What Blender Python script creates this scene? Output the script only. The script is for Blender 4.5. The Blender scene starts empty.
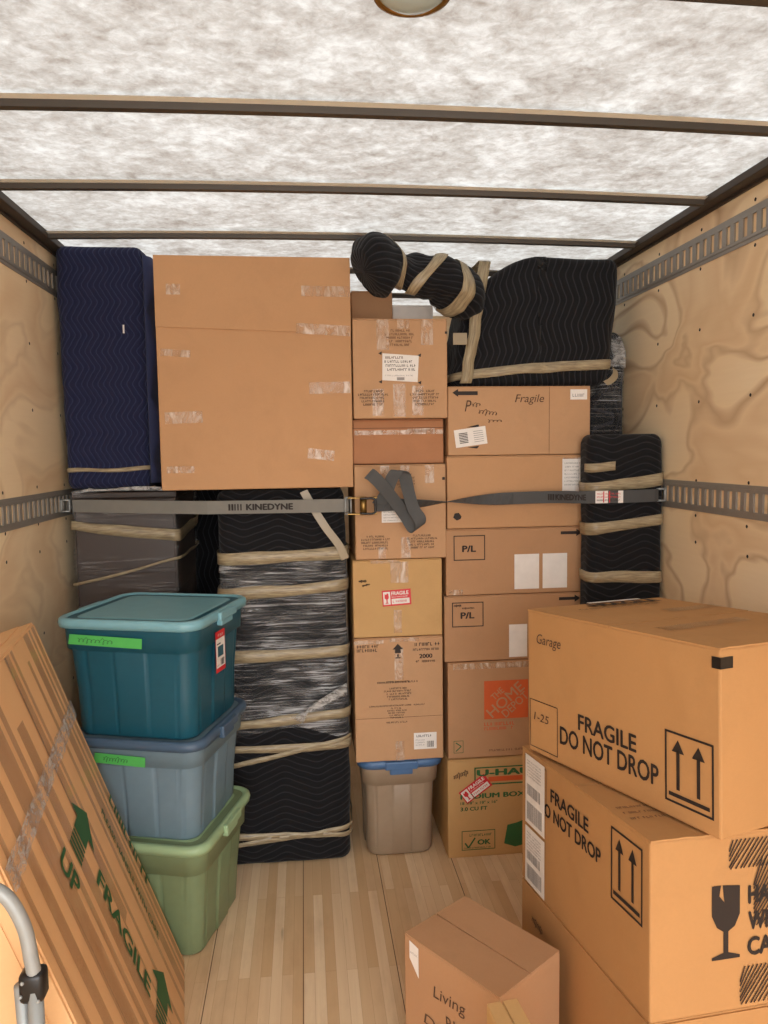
import bpy, bmesh, math, random
from mathutils import Vector, Matrix, noise, Euler
random.seed(7)
sc = bpy.context.scene
col = sc.collection

# ------------------------------------------------------------------ camera, world, sun, exposure
EXPOSURE = 0.56
SKY = 3.0
GROUND = 1.0
SUN = 2.15
cam_d = bpy.data.cameras.new('camera')
cam_d.sensor_fit = 'VERTICAL'; cam_d.sensor_height = 36.0; cam_d.lens = 740.0 / 1024.0 * 36.0
cam_d.clip_start = 0.05
cam = bpy.data.objects.new('camera', cam_d); col.objects.link(cam)
cam.matrix_world = Matrix(((0.99398, 0.02288, -0.10713, 0.0),
                           (-0.10821, 0.07980, -0.99092, 0.0),
                           (-0.01412, 0.99655, 0.08180, 1.62),
                           (0, 0, 0, 1)))
sc.camera = cam
w = bpy.data.worlds.new('sky'); sc.world = w; w.use_nodes = True
bg = w.node_tree.nodes['Background']
bg.inputs['Strength'].default_value = 1.0
_tc = w.node_tree.nodes.new('ShaderNodeTexCoord'); _sx = w.node_tree.nodes.new('ShaderNodeSeparateXYZ')
_rp = w.node_tree.nodes.new('ShaderNodeMapRange'); _mx = w.node_tree.nodes.new('ShaderNodeMix'); _mx.data_type = 'RGBA'
w.node_tree.links.new(_tc.outputs['Generated'], _sx.inputs[0]); w.node_tree.links.new(_sx.outputs[2], _rp.inputs[0])
_rp.inputs[1].default_value = -.06; _rp.inputs[2].default_value = .10
_mx.inputs[6].default_value = (GROUND * 1.0, GROUND * .95, GROUND * .90, 1); _mx.inputs[7].default_value = (SKY * .98, SKY * .99, SKY, 1)
w.node_tree.links.new(_rp.outputs[0], _mx.inputs[0]); w.node_tree.links.new(_mx.outputs[2], bg.inputs['Color'])
sun_d = bpy.data.lights.new('sun', 'SUN'); sun_d.energy = SUN; sun_d.angle = math.radians(80)
sun_d.color = (1.0, 0.97, 0.93)
sun = bpy.data.objects.new('sun', sun_d); col.objects.link(sun)
sun.location = (0, -4, 6)
sun.rotation_euler = Vector((0.04, -0.95, 0.30)).to_track_quat('Z', 'Y').to_euler()
sc.view_settings.view_transform = 'Standard'; sc.view_settings.look = 'None'
sc.view_settings.gamma = 1.0; sc.view_settings.use_curve_mapping = False
sc.view_settings.exposure = EXPOSURE
try:
    sc.cycles.use_denoising = True
    sc.cycles.max_bounces = 10; sc.cycles.diffuse_bounces = 6; sc.cycles.transparent_max_bounces = 16
    sc.cycles.sample_clamp_indirect = 6.0
except Exception:
    pass

# ------------------------------------------------------------------ material helpers
def newmat(name):
    m = bpy.data.materials.new(name); m.use_nodes = True
    nt = m.node_tree; return m, nt, nt.nodes, nt.links, nt.nodes['Principled BSDF']
def lin(c): return tuple(((v / 255.0) / 12.92 if v <= 10 else ((v / 255.0 + .055) / 1.055) ** 2.4) for v in c) + (1.0,)
def mth(nt, op, a, b=None, c=None):
    n = nt.nodes.new('ShaderNodeMath'); n.operation = op
    for i, v in enumerate((a, b, c)):
        if v is None: continue
        if hasattr(v, 'links'): nt.links.new(v, n.inputs[i])
        else: n.inputs[i].default_value = v
    return n.outputs[0]
def coords(nt, kind='Object', scale=(1, 1, 1), rot=(0, 0, 0), loc=(0, 0, 0)):
    t = nt.nodes.new('ShaderNodeTexCoord'); mp = nt.nodes.new('ShaderNodeMapping')
    mp.inputs['Scale'].default_value = scale; mp.inputs['Rotation'].default_value = rot; mp.inputs['Location'].default_value = loc
    nt.links.new(t.outputs[kind], mp.inputs['Vector']); return mp.outputs[0]
def noi(nt, vec, scale, detail=3, rough=.5, dist=0):
    n = nt.nodes.new('ShaderNodeTexNoise'); n.inputs['Scale'].default_value = scale
    n.inputs['Detail'].default_value = detail; n.inputs['Roughness'].default_value = rough
    n.inputs['Distortion'].default_value = dist
    if vec is not None: nt.links.new(vec, n.inputs['Vector'])
    return n.outputs['Fac']
def ramp(nt, fac, stops):
    r = nt.nodes.new('ShaderNodeValToRGB'); e = r.color_ramp.elements
    while len(e) < len(stops): e.new(.5)
    for el, (p, c) in zip(e, stops):
        el.position = p; el.color = c if len(c) == 4 else tuple(c) + (1,)
    nt.links.new(fac, r.inputs[0]); return r.outputs[0]
def mixc(nt, fac, a, b, mode='MIX'):
    n = nt.nodes.new('ShaderNodeMix'); n.data_type = 'RGBA'; n.blend_type = mode
    for i, v in ((0, fac), (6, a), (7, b)):
        if hasattr(v, 'links'): nt.links.new(v, n.inputs[i])
        else: n.inputs[i].default_value = v
    return n.outputs[2]
def bump(nt, h, bs, strength=.3, dist=.01):
    b = nt.nodes.new('ShaderNodeBump'); b.inputs['Strength'].default_value = strength; b.inputs['Distance'].default_value = dist
    nt.links.new(h, b.inputs['Height']); nt.links.new(b.outputs[0], bs.inputs['Normal'])
def plain(name, c, rough=.5, metal=0.0, spec=.5):
    m, nt, N, L, bs = newmat(name)
    vec = coords(nt)
    f = noi(nt, vec, 30, 3)
    c1 = tuple(v * .9 for v in c[:3]) + (1,); c2 = tuple(min(1, v * 1.08) for v in c[:3]) + (1,)
    L.new(mixc(nt, f, c1, c2), bs.inputs['Base Color'])
    bs.inputs['Roughness'].default_value = rough; bs.inputs['Metallic'].default_value = metal
    bs.inputs['Specular IOR Level'].default_value = spec
    return m
def cardboard(name, rgb, glossy=False):
    m, nt, N, L, bs = newmat(name)
    vec = coords(nt)
    c = lin(rgb)
    n1 = noi(nt, vec, 2.5, 3); n2 = noi(nt, coords(nt, scale=(60, 60, 700)), 1.0, 2); n3 = noi(nt, vec, 160, 2)
    a = mixc(nt, n1, tuple(v * .90 for v in c[:3]) + (1,), tuple(v * 1.07 for v in c[:3]) + (1,))
    a = mixc(nt, mth(nt, 'MULTIPLY', ramp(nt, noi(nt, vec, 5.5, 5, .65, .4), [(.50, (0, 0, 0)), (.74, (1, 1, 1))]), .30), a, tuple(v * .72 for v in c[:3]) + (1,))
    b = mixc(nt, mth(nt, 'MULTIPLY', n3, .16), a, tuple(v * .6 for v in c[:3]) + (1,))
    L.new(b, bs.inputs['Base Color'])
    bs.inputs['Roughness'].default_value = .35 if glossy else .72
    bs.inputs['Specular IOR Level'].default_value = .25
    hgt = mth(nt, 'ADD', mth(nt, 'MULTIPLY', noi(nt, vec, 7, 2), 3.0), mth(nt, 'MULTIPLY', n2, .08))
    bump(nt, hgt, bs, .35, .006)
    return m
M = {}
CB = {'warm': (194, 149, 108), 'tan': (192, 150, 112), 'yellow': (198, 158, 106), 'red': (176, 124, 88), 'brown': (184, 141, 104), 'front': (186, 139, 90)}
for k, v in CB.items(): M['cb_' + k] = cardboard('cardboard_' + k, v)
M['ink'] = plain('black_ink', lin((38, 28, 24)), .7)
M['ink_soft'] = plain('faded_ink', lin((96, 66, 46)), .8)
M['marker'] = plain('marker_ink', lin((90, 66, 48)), .8)
M['ink_orange'] = plain('orange_ink', lin((206, 92, 42)), .7)
M['ink_green'] = plain('green_ink', lin((44, 98, 54)), .6)
M['ink_red'] = plain('red_sticker', lin((205, 40, 48)), .5)
M['ink_grey'] = plain('grey_ink', lin((150, 145, 142)), .7)
M['paper'] = plain('white_paper', lin((232, 226, 220)), .7)
M['blacktape'] = plain('black_tape', lin((26, 24, 24)), .4)
M['rail'] = plain('track_steel', lin((150, 145, 138)), .42, .35)
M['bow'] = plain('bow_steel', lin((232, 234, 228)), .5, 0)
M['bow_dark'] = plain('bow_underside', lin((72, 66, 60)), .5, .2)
M['trimdark'] = plain('dark_trim', lin((74, 66, 60)), .6, .3)
M['alu'] = plain('brushed_aluminium', lin((158, 162, 162)), .5, .3)
M['blackplastic'] = plain('black_plastic', lin((22, 22, 24)), .35)
M['white_plastic'] = plain('white_plastic', lin((235, 235, 235)), .4)
M['brass'] = plain('zinc_plated_steel', lin((150, 118, 66)), .35, .8)
M['webbing'] = plain('grey_webbing', lin((124, 121, 114)), .75)
M['webdark'] = plain('dark_grey_webbing', lin((74, 74, 74)), .75)
M['teal'] = plain('teal_plastic', lin((28, 86, 104)), .38)
M['teal_lid'] = plain('teal_lid_plastic', lin((122, 172, 184)), .35)
M['slate'] = plain('slate_blue_plastic', lin((112, 136, 150)), .42)
M['slate_lid'] = plain('slate_lid_plastic', lin((72, 96, 120)), .4)
M['sage'] = plain('sage_green_plastic', lin((122, 140, 104)), .42)
M['sage_lid'] = plain('sage_lid_plastic', lin((156, 184, 142)), .42)
M['taupe'] = plain('taupe_plastic', lin((158, 138, 116)), .45)
M['denim_lid'] = plain('blue_lid_plastic', lin((74, 108, 150)), .42)
M['greentape'] = plain('green_masking_tape', lin((84, 186, 92)), .6)
M['wrapdark'] = plain('dark_veneer', lin((58, 45, 39)), .4)
M['gap'] = plain('board_gap', lin((92, 66, 46)), .9)
M['cutout'] = plain('bare_board', lin((184, 138, 100)), .75)
M['dark'] = plain('dark_paint', lin((30, 28, 27)), .7)

def mat_clear_tape():
    m, nt, N, L, bs = newmat('clear_packing_tape')
    vec = coords(nt, scale=(1, 1, 1))
    n = noi(nt, coords(nt, scale=(38, 38, 16)), 1.0, 3, .6, .9)
    L.new(ramp(nt, n, [(.42, lin((206, 170, 136))), (.66, lin((236, 220, 204)))]), bs.inputs['Base Color'])
    bs.inputs['Roughness'].default_value = .18
    L.new(ramp(nt, n, [(.35, (.30, .30, .30)), (.68, (.62, .62, .62))]), bs.inputs['Alpha'])
    bump(nt, n, bs, .5, .004); return m
M['cleartape'] = mat_clear_tape()
def mat_crinkle():
    m, nt, N, L, bs = newmat('crinkled_clear_tape')
    n = noi(nt, coords(nt, scale=(26, 26, 60), rot=(0, .5, 0)), 1.0, 5, .7, 1.2)
    bs.inputs['Base Color'].default_value = (.82, .80, .77, 1); bs.inputs['Roughness'].default_value = .1; bs.inputs['Specular IOR Level'].default_value = .9
    L.new(ramp(nt, n, [(.44, (.16, .16, .16)), (.60, (.7, .7, .7))]), bs.inputs['Alpha']); bump(nt, n, bs, 1.0, .015); return m
M['crinkle'] = mat_crinkle()
def mat_brown_tape():
    m, nt, N, L, bs = newmat('brown_packing_tape')
    n = noi(nt, coords(nt, scale=(40, 6, 6)), 1.0, 3, .6, .8)
    L.new(ramp(nt, n, [(.35, lin((146, 104, 66))), (.65, lin((184, 150, 116)))]), bs.inputs['Base Color'])
    bs.inputs['Roughness'].default_value = .14; bs.inputs['Alpha'].default_value = .38
    bump(nt, noi(nt, coords(nt), 18, 3), bs, .4, .006); return m
M['browntape'] = mat_brown_tape()
def mat_masking():
    m, nt, N, L, bs = newmat('tan_packing_tape')
    n = noi(nt, coords(nt, 'UV', scale=(18, 180, 1)), 1.0, 3, .6, .5)
    L.new(ramp(nt, n, [(.3, lin((128, 112, 88))), (.7, lin((182, 166, 134)))]), bs.inputs['Base Color'])
    bs.inputs['Roughness'].default_value = .32
    bump(nt, n, bs, .5, .003); return m
M['tantape'] = mat_masking()
def mat_film(name, lo, hi, amax, sv=55):
    m, nt, N, L, bs = newmat(name)
    n = noi(nt, coords(nt, 'UV', scale=(3.5, sv, 1), rot=(0, 0, .10)), 1.0, 4, .65, 1.6)
    n2 = noi(nt, coords(nt, 'UV', scale=(5, 9, 1)), 1.0, 2)
    s = mth(nt, 'MULTIPLY', n, mth(nt, 'ADD', n2, .5))
    bs.inputs['Base Color'].default_value = (.75, .75, .76, 1)
    bs.inputs['Roughness'].default_value = .2; bs.inputs['Specular IOR Level'].default_value = .8
    L.new(ramp(nt, s, [(lo, (.03, .03, .03)), (hi, (amax,) * 3)]), bs.inputs['Alpha'])
    bump(nt, n, bs, .9, .012); return m
M['film'] = mat_film('stretch_film', .47, .76, .70, 75)
M['film_thin'] = mat_film('thin_stretch_film', .55, .88, .45, 60)
def mat_blanket(name, base, line, spacing, amp, lam, swap=False, ln=.10):
    m, nt, N, L, bs = newmat(name)
    uv = coords(nt, 'UV'); sp = nt.nodes.new('ShaderNodeSeparateXYZ'); L.new(uv, sp.inputs[0])
    u, v = (sp.outputs[1], sp.outputs[0]) if swap else (sp.outputs[0], sp.outputs[1])
    wob = mth(nt, 'MULTIPLY', mth(nt, 'SUBTRACT', noi(nt, uv, 4, 2), .5), .03)
    tri = mth(nt, 'MULTIPLY', mth(nt, 'SUBTRACT', mth(nt, 'SINE', mth(nt, 'MULTIPLY', v, 6.2832 / lam)), mth(nt, 'MULTIPLY', mth(nt, 'SINE', mth(nt, 'MULTIPLY', v, 18.85 / lam)), .11)), amp * .5)
    uu = mth(nt, 'DIVIDE', mth(nt, 'ADD', mth(nt, 'ADD', u, tri), wob), spacing)
    pp = mth(nt, 'MULTIPLY', mth(nt, 'PINGPONG', uu, .5), 2.0)      # 0 at the stitch, 1 between
    lf = nt.nodes.new('ShaderNodeMapRange'); L.new(pp, lf.inputs[0])
    lf.inputs[1].default_value = ln; lf.inputs[2].default_value = ln * 2.6; lf.inputs[3].default_value = 1; lf.inputs[4].default_value = 0
    fib = noi(nt, uv, 220, 2)
    b = mixc(nt, fib, tuple(c * .75 for c in base[:3]) + (1,), tuple(c * 1.35 for c in base[:3]) + (1,))
    L.new(mixc(nt, mth(nt, 'MULTIPLY', lf.outputs[0], .42), b, line), bs.inputs['Base Color'])
    bs.inputs['Roughness'].default_value = .85; bs.inputs['Specular IOR Level'].default_value = .2
    bs.inputs['Sheen Weight'].default_value = .08; bs.inputs['Sheen Roughness'].default_value = .5
    h = mth(nt, 'POWER', pp, .45)
    bump(nt, mth(nt, 'ADD', h, mth(nt, 'MULTIPLY', noi(nt, uv, 12, 3), .8)), bs, .55, .006)
    return m
M['navy'] = mat_blanket('navy_moving_blanket', lin((30, 34, 62)), lin((72, 80, 116)), .022, .030, .125)
M['blackv'] = mat_blanket('black_moving_blanket', lin((20, 20, 23)), lin((66, 66, 72)), .026, .026, .20)
M['blackh'] = mat_blanket('black_moving_blanket_sideways', lin((19, 19, 22)), lin((58, 58, 62)), .027, .040, .26, True)

def mat_ply(name, off, dark=.75):
    m, nt, N, L, bs = newmat(name)
    vec = coords(nt, scale=(1, .62, 1.15), loc=(0, off, off * .7))
    n = noi(nt, vec, 2.5, 2.8, .45, .5)
    ringv = mth(nt, 'PINGPONG', mth(nt, 'MULTIPLY', n, 12.0), 1.0)
    fine = noi(nt, coords(nt, scale=(1, 5, 90)), 1.0, 3)
    big = noi(nt, coords(nt, scale=(1, .8, 1.4), loc=(3, off, 1)), 1.6, 2)
    base = mixc(nt, big, lin((238, 208, 164)), lin((252, 236, 204)))
    lines = ramp(nt, ringv, [(0.0, (dark,) * 3), (.10, (dark * .75,) * 3), (.34, (0, 0, 0)), (1.0, (0, 0, 0))])
    patch = ramp(nt, n, [(.50, (0, 0, 0)), (.56, (1, 1, 1)), (.66, (.2, .2, .2))])
    c1 = mixc(nt, mth(nt, 'MULTIPLY', lines, mth(nt, 'ADD', mth(nt, 'MULTIPLY', big, .9), .12)), base, lin((160, 108, 62)))
    c2 = mixc(nt, mth(nt, 'MULTIPLY', patch, .40), c1, lin((204, 158, 110)))
    c3 = mixc(nt, mth(nt, 'MULTIPLY', fine, .16), c2, lin((206, 168, 128)))
    L.new(c3, bs.inputs['Base Color']); bs.inputs['Roughness'].default_value = .6; bs.inputs['Specular IOR Level'].default_value = .25
    bump(nt, fine, bs, .12, .003); return m
M['ply_left'] = mat_ply('plywood_left', 2.3, .38); M['ply_right'] = mat_ply('plywood_right', 7.1, .85)

def mat_floor():
    m, nt, N, L, bs = newmat('hardwood_floor')
    vec = coords(nt, scale=(1, 1, 1), rot=(0, 0, math.pi / 2))
    br = nt.nodes.new('ShaderNodeTexBrick'); L.new(vec, br.inputs['Vector'])
    br.inputs['Scale'].default_value = 1; br.inputs['Brick Width'].default_value = 1.1; br.inputs['Row Height'].default_value = .0335
    br.inputs['Mortar Size'].default_value = .0005; br.inputs['Mortar Smooth'].default_value = .3; br.offset = .37
    br.inputs['Color1'].default_value = lin((250, 226, 190)); br.inputs['Color2'].default_value = lin((218, 182, 138))
    br.inputs['Mortar'].default_value = lin((190, 150, 112))
    grain = noi(nt, coords(nt, scale=(60, 2.2, 1)), 1.0, 4, .6, .4)
    st = noi(nt, coords(nt, scale=(3, 1.0, 1)), 1.6, 5, .65)
    c = mixc(nt, mth(nt, 'MULTIPLY', grain, .5), br.outputs['Color'], lin((196, 156, 116)))
    c = mixc(nt, mth(nt, 'MULTIPLY', ramp(nt, st, [(.50, (0, 0, 0)), (.72, (1, 1, 1))]), .4), c, lin((172, 134, 102)))
    # scuff marks
    sf = noi(nt, coords(nt, scale=(14, 3.2, 1), loc=(1.7, .3, 0)), 1.0, 3, .6, .5)
    c = mixc(nt, mth(nt, 'MULTIPLY', ramp(nt, sf, [(.68, (0, 0, 0)), (.76, (1, 1, 1))]), .5), c, lin((84, 66, 56)))
    L.new(c, bs.inputs['Base Color']); bs.inputs['Roughness'].default_value = .5; bs.inputs['Specular IOR Level'].default_value = .3
    bump(nt, grain, bs, .15, .002); return m
M['floor'] = mat_floor()
def mat_roof():
    m, nt, N, L, bs = newmat('translucent_fibreglass')
    N.remove(bs); out = N['Material Output']
    d1 = noi(nt, coords(nt), 4.5, 4, .6, .6)
    d2 = noi(nt, coords(nt, scale=(10, 11, 1), rot=(0, 0, .4)), 2.0, 5, .68, .35)
    d3 = noi(nt, coords(nt, loc=(4, 2, 0)), 38, 3, .7, .6)
    f = mth(nt, 'ADD', mth(nt, 'ADD', mth(nt, 'MULTIPLY', d1, .38), mth(nt, 'MULTIPLY', d2, .40)), mth(nt, 'MULTIPLY', d3, .22))
    c = ramp(nt, f, [(.36, (.160, .138, .120)), (.49, (.27, .258, .240)), (.63, (.41, .41, .40))])
    cd = ramp(nt, f, [(.38, (.24, .22, .20)), (.60, (.44, .44, .43))])
    tr = N.new('ShaderNodeBsdfTranslucent'); df = N.new('ShaderNodeBsdfDiffuse')
    L.new(c, tr.inputs[0]); L.new(cd, df.inputs[0])
    mx = N.new('ShaderNodeMixShader'); mx.inputs[0].default_value = .50
    L.new(tr.outputs[0], mx.inputs[1]); L.new(df.outputs[0], mx.inputs[2]); L.new(mx.outputs[0], out.inputs[0])
    return m
M['roof'] = mat_roof()

# ------------------------------------------------------------------ object helpers
def obj(name, bm, mats, parent=None, smooth=False, loc=None, rot=None):
    me = bpy.data.meshes.new(name); bmesh.ops.recalc_face_normals(bm, faces=bm.faces[:])
    bm.to_mesh(me); bm.free()
    for k in (mats if isinstance(mats, (list, tuple)) else [mats]): me.materials.append(M[k])
    if smooth:
        for p in me.polygons: p.use_smooth = True
    o = bpy.data.objects.new(name, me); col.objects.link(o)
    if parent: o.parent = parent
    if loc is not None: o.location = loc
    if rot is not None: o.rotation_euler = rot
    return o
def tag(o, label, cat, group=None):
    o['label'] = label; o['category'] = cat
    if group: o['group'] = group
    return o
def thing(name, label, cat, loc=(0, 0, 0), rot=(0, 0, 0), group=None):
    o = bpy.data.objects.new(name, None); col.objects.link(o); o.location = loc; o.rotation_euler = rot
    return tag(o, label, cat, group)
def struct(name, bm, mats):
    o = obj(name, bm, mats); o['kind'] = 'structure'; return o
def bx(bm, a, b, mi=0, bev=0.0, Mx=None):
    vs = [bm.verts.new((x, y, z)) for x in (a[0], b[0]) for y in (a[1], b[1]) for z in (a[2], b[2])]
    if Mx is not None:
        for v in vs: v.co = Mx @ v.co
    fs = []
    for q in ((0, 1, 3, 2), (4, 6, 7, 5), (0, 4, 5, 1), (2, 3, 7, 6), (0, 2, 6, 4), (1, 5, 7, 3)):
        f = bm.faces.new([vs[i] for i in q]); f.material_index = mi; fs.append(f)
    if bev:
        bmesh.ops.recalc_face_normals(bm, faces=fs)
        es = list({e for f in fs for e in f.edges})
        bmesh.ops.bevel(bm, geom=es, offset=bev, segments=2, affect='EDGES', profile=.5)
    return fs
def tube(bm, pts, r, n=12, mi=0, cap=True):
    pts = [Vector(p) for p in pts]; rings = []
    rr_ = r if isinstance(r, (list, tuple)) else [r] * len(pts)
    up = None
    for i, p in enumerate(pts):
        t = (pts[min(i + 1, len(pts) - 1)] - pts[max(i - 1, 0)]).normalized()
        if up is None:
            up = Vector((0, 0, 1)) if abs(t.z) < .9 else Vector((0, 1, 0))
        a = t.cross(up).normalized(); b = a.cross(t).normalized(); up = b
        rings.append([bm.verts.new(p + (a * math.cos(2 * math.pi * k / n) + b * math.sin(2 * math.pi * k / n)) * rr_[i]) for k in range(n)])
    for r0, r1 in zip(rings, rings[1:]):
        for k in range(n):
            bm.faces.new((r0[k], r0[(k + 1) % n], r1[(k + 1) % n], r1[k])).material_index = mi
    if cap:
        bm.faces.new(rings[0][::-1]).material_index = mi; bm.faces.new(rings[-1]).material_index = mi
    return rings
def spline(pts, n=8):
    P = [Vector(p) for p in pts]; out = []
    for i in range(len(P) - 1):
        p0 = P[max(i - 1, 0)]; p1 = P[i]; p2 = P[i + 1]; p3 = P[min(i + 2, len(P) - 1)]
        for k in range(n):
            t = k / n
            out.append(.5 * ((2 * p1) + (-p0 + p2) * t + (2 * p0 - 5 * p1 + 4 * p2 - p3) * t * t + (-p0 + 3 * p1 - 3 * p2 + p3) * t ** 3))
    out.append(P[-1]); return out
def rrect(W, D, r, n):
    """n points of a rounded rectangle, evenly spaced, starting mid front, going to +x; (x, y, nx, ny, arc)"""
    r = min(r, W / 2 - .001, D / 2 - .001)
    segs = []; w2, d2 = W / 2 - r, D / 2 - r
    segs.append(('l', (0, -D / 2), (w2, -D / 2), (0, -1)))
    segs.append(('a', (w2, -d2), -90)); segs.append(('l', (W / 2, -d2), (W / 2, d2), (1, 0)))
    segs.append(('a', (w2, d2), 0)); segs.append(('l', (w2, D / 2), (-w2, D / 2), (0, 1)))
    segs.append(('a', (-w2, d2), 90)); segs.append(('l', (-W / 2, d2), (-W / 2, -d2), (-1, 0)))
    segs.append(('a', (-w2, -d2), 180)); segs.append(('l', (-w2, -D / 2), (0, -D / 2), (0, -1)))
    Ls = [math.dist(s[1], s[2]) if s[0] == 'l' else r * math.pi / 2 for s in segs]; T = sum(Ls); out = []
    for k in range(n):
        q = T * k / n; a = q; i = 0
        while q > Ls[i] and i < 8: q -= Ls[i]; i += 1
        s = segs[i]; t = q / Ls[i] if Ls[i] > 0 else 0
        if s[0] == 'l': out.append((s[1][0] + (s[2][0] - s[1][0]) * t, s[1][1] + (s[2][1] - s[1][1]) * t, s[3][0], s[3][1], a))
        else:
            th = math.radians(s[2] + 90 * t); c, sn = math.cos(th), math.sin(th)
            out.append((s[1][0] + r * c, s[1][1] + r * sn, c, sn, a))
    return out, T

# lettering --------------------------------------------------------
_tcache = {}
def text_polys(s, bold=0.0):
    k = (s, bold)
    if k not in _tcache:
        cu = bpy.data.curves.new('lettering', 'FONT'); cu.body = s; cu.size = 1.0; cu.resolution_u = 3
        o = bpy.data.objects.new('lettering', cu); me = o.to_mesh()
        V0 = [(v.co.x, v.co.y) for v in me.vertices]; F0 = [tuple(p.vertices) for p in me.polygons]; V, F = [], []
        for dx, dy in (((0, 0),) if bold <= 0 else ((-bold, 0), (bold, 0), (0, bold * .7), (0, -bold * .7))):      # bold by overprinting
            F += [tuple(len(V) + i for i in f) for f in F0]; V += [(x + dx, y + dy, len(V) // len(V0) * .00012) for x, y in V0]
        o.to_mesh_clear(); bpy.data.objects.remove(o); bpy.data.curves.remove(cu)
        x0 = min(v[0] for v in V); x1 = max(v[0] for v in V); y0 = min(v[1] for v in V); y1 = max(v[1] for v in V)
        _tcache[k] = ([((x - x0) / (x1 - x0), (y - y0) / (y1 - y0), l) for x, y, l in V], F)
    return _tcache[k]
class Decal:
    """flat printed marks on one face of a box; ux/uy are the reading directions in the box's own space"""
    def __init__(s, O, ux, uy, off=.0012):
        s.O = Vector(O); s.ux = Vector(ux); s.uy = Vector(uy); s.n = s.ux.cross(s.uy).normalized(); s.items = []; s.mats = []; s.off = off; s.call = 0; s.depth = 0
    def mi(s, m):
        if m not in s.mats: s.mats.append(m)
        return s.mats.index(m)
    def P(s, x, y, lift=0): return s.O + s.ux * x + s.uy * y + s.n * (s.off + lift)
    def poly(s, pts, m, lift=0):
        if not s.depth: s.call += 1
        s.items.append(([s.P(x, y, lift) for x, y in pts], [tuple(range(len(pts)))], s.mi(m), s.call)); return s
    def rect(s, x, y, w, h, m, lift=0, rot=0):
        c, sn = math.cos(rot), math.sin(rot); cx, cy = x + w / 2, y + h / 2
        return s.poly([(cx + a * c - b * sn, cy + a * sn + b * c) for a, b in ((-w / 2, -h / 2), (w / 2, -h / 2), (w / 2, h / 2), (-w / 2, h / 2))], m, lift)
    def frame(s, x, y, w, h, t, m, lift=0):
        s.rect(x, y, w, t, m, lift); s.rect(x, y + h - t, w, t, m, lift); s.rect(x, y + t, t, h - 2 * t, m, lift); return s.rect(x + w - t, y + t, t, h - 2 * t, m, lift)
    def text(s, t, x, y, w, h, m, bold=.02, rot=0, shear=0, lift=.0004):
        V, F = text_polys(t, bold); c, sn = math.cos(rot), math.sin(rot); mi = s.mi(m)
        vs = []
        for a, b, l_ in V:
            px = a * w + b * h * shear; py = b * h; vs.append(s.P(x + px * c - py * sn, y + px * sn + py * c, lift + l_))
        s.call += 1; s.items.append((vs, F, mi, s.call)); return s
    def greek(s, x, y, w, h, m, seed=0, lift=.0004, rot=0):
        """a line of print too small to read: a row of short strokes of letter shape"""
        s.call += 1; s.depth += 1; rd = random.Random(seed + int(x * 1000) * 7 + int(y * 1000)); q = 0; cx, cy = x + w / 2, y + h / 2
        c, sn = math.cos(rot), math.sin(rot)
        def R(a, b, ww, hh):
            pts = [(a, b), (a + ww, b), (a + ww, b + hh), (a, b + hh)]
            s.poly([(cx + (p - cx) * c - (r - cy) * sn, cy + (p - cx) * sn + (r - cy) * c) for p, r in pts], m, lift)
        while q < w - h * .5:
            if rd.random() < .14: q += h * .5; continue
            k = rd.random(); lw = h * .62; t = h * .2
            if k < .5: R(x + q, y, t, h); R(x + q + t, y + h * (0 if k < .25 else .8), lw - t, t)
            elif k < .8: R(x + q, y, t, h); R(x + q + lw - t, y, t, h)
            else: R(x + q + lw * .3, y, t, h); R(x + q, y + h * .4, lw, t)
            q += lw + h * .22
        s.depth -= 1; return s
    def barcode(s, x, y, w, h, m='ink', seed=1, lift=.0006):
        s.call += 1; s.depth += 1; rd = random.Random(seed); q = 0
        while q < w:
            a = rd.choice((.0012, .002, .003)); s.rect(x + q, y, min(a, w - q), h, m, lift); q += a + rd.choice((.0012, .002))
        s.depth -= 1; return s
    def stroke(s, pts, t, m, lift=.0004):
        s.call += 1; s.depth += 1
        for (x0, y0), (x1, y1) in zip(pts, pts[1:]):
            d = math.hypot(x1 - x0, y1 - y0) or 1; nx, ny = -(y1 - y0) / d * t / 2, (x1 - x0) / d * t / 2
            s.poly([(x0 + nx, y0 + ny), (x0 - nx, y0 - ny), (x1 - nx, y1 - ny), (x1 + nx, y1 + ny)], m, lift)
        s.depth -= 1; return s
    def scrawl(s, x, y, w, h, m='marker', seed=0, t=.0022, rot=0, n=9):
        """handwriting: a run of slanted loops"""
        rd = random.Random(seed); pts = []; c, sn = math.cos(rot), math.sin(rot)
        for i in range(n * 6):
            f = i / (n * 6); a = i / 6 * 2 * math.pi
            px = f * w + math.sin(a) * w / n * .38; py = h * (.35 + .3 * math.cos(a) * (1.5 if (i // 6) % 4 == seed % 4 else .8)) + rd.uniform(-.04, .04) * h
            px += py * .3; pts.append((x + px * c - py * sn, y + px * sn + py * c))
        return s.stroke(pts, t, m)
    def done(s, name, parent, label=None, gap=.022):
        """marks that lie apart from each other become parts of their own"""
        box = {}
        for V, F, mi, call in s.items:
            a = [min(v[i] for v in V) for i in range(3)]; b = [max(v[i] for v in V) for i in range(3)]
            if call in box: a = [min(p, q) for p, q in zip(a, box[call][0])]; b = [max(p, q) for p, q in zip(b, box[call][1])]
            box[call] = (a, b)
        ids = list(box); root = {c: c for c in ids}
        def find(c):
            while root[c] != c: c = root[c]
            return c
        for i, c in enumerate(ids):
            for e in ids[i + 1:]:
                if all(box[c][0][k] - gap <= box[e][1][k] and box[e][0][k] - gap <= box[c][1][k] for k in range(3)): root[find(e)] = find(c)
        groups = {}
        for it in s.items: groups.setdefault(find(it[3]), []).append(it)
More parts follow.
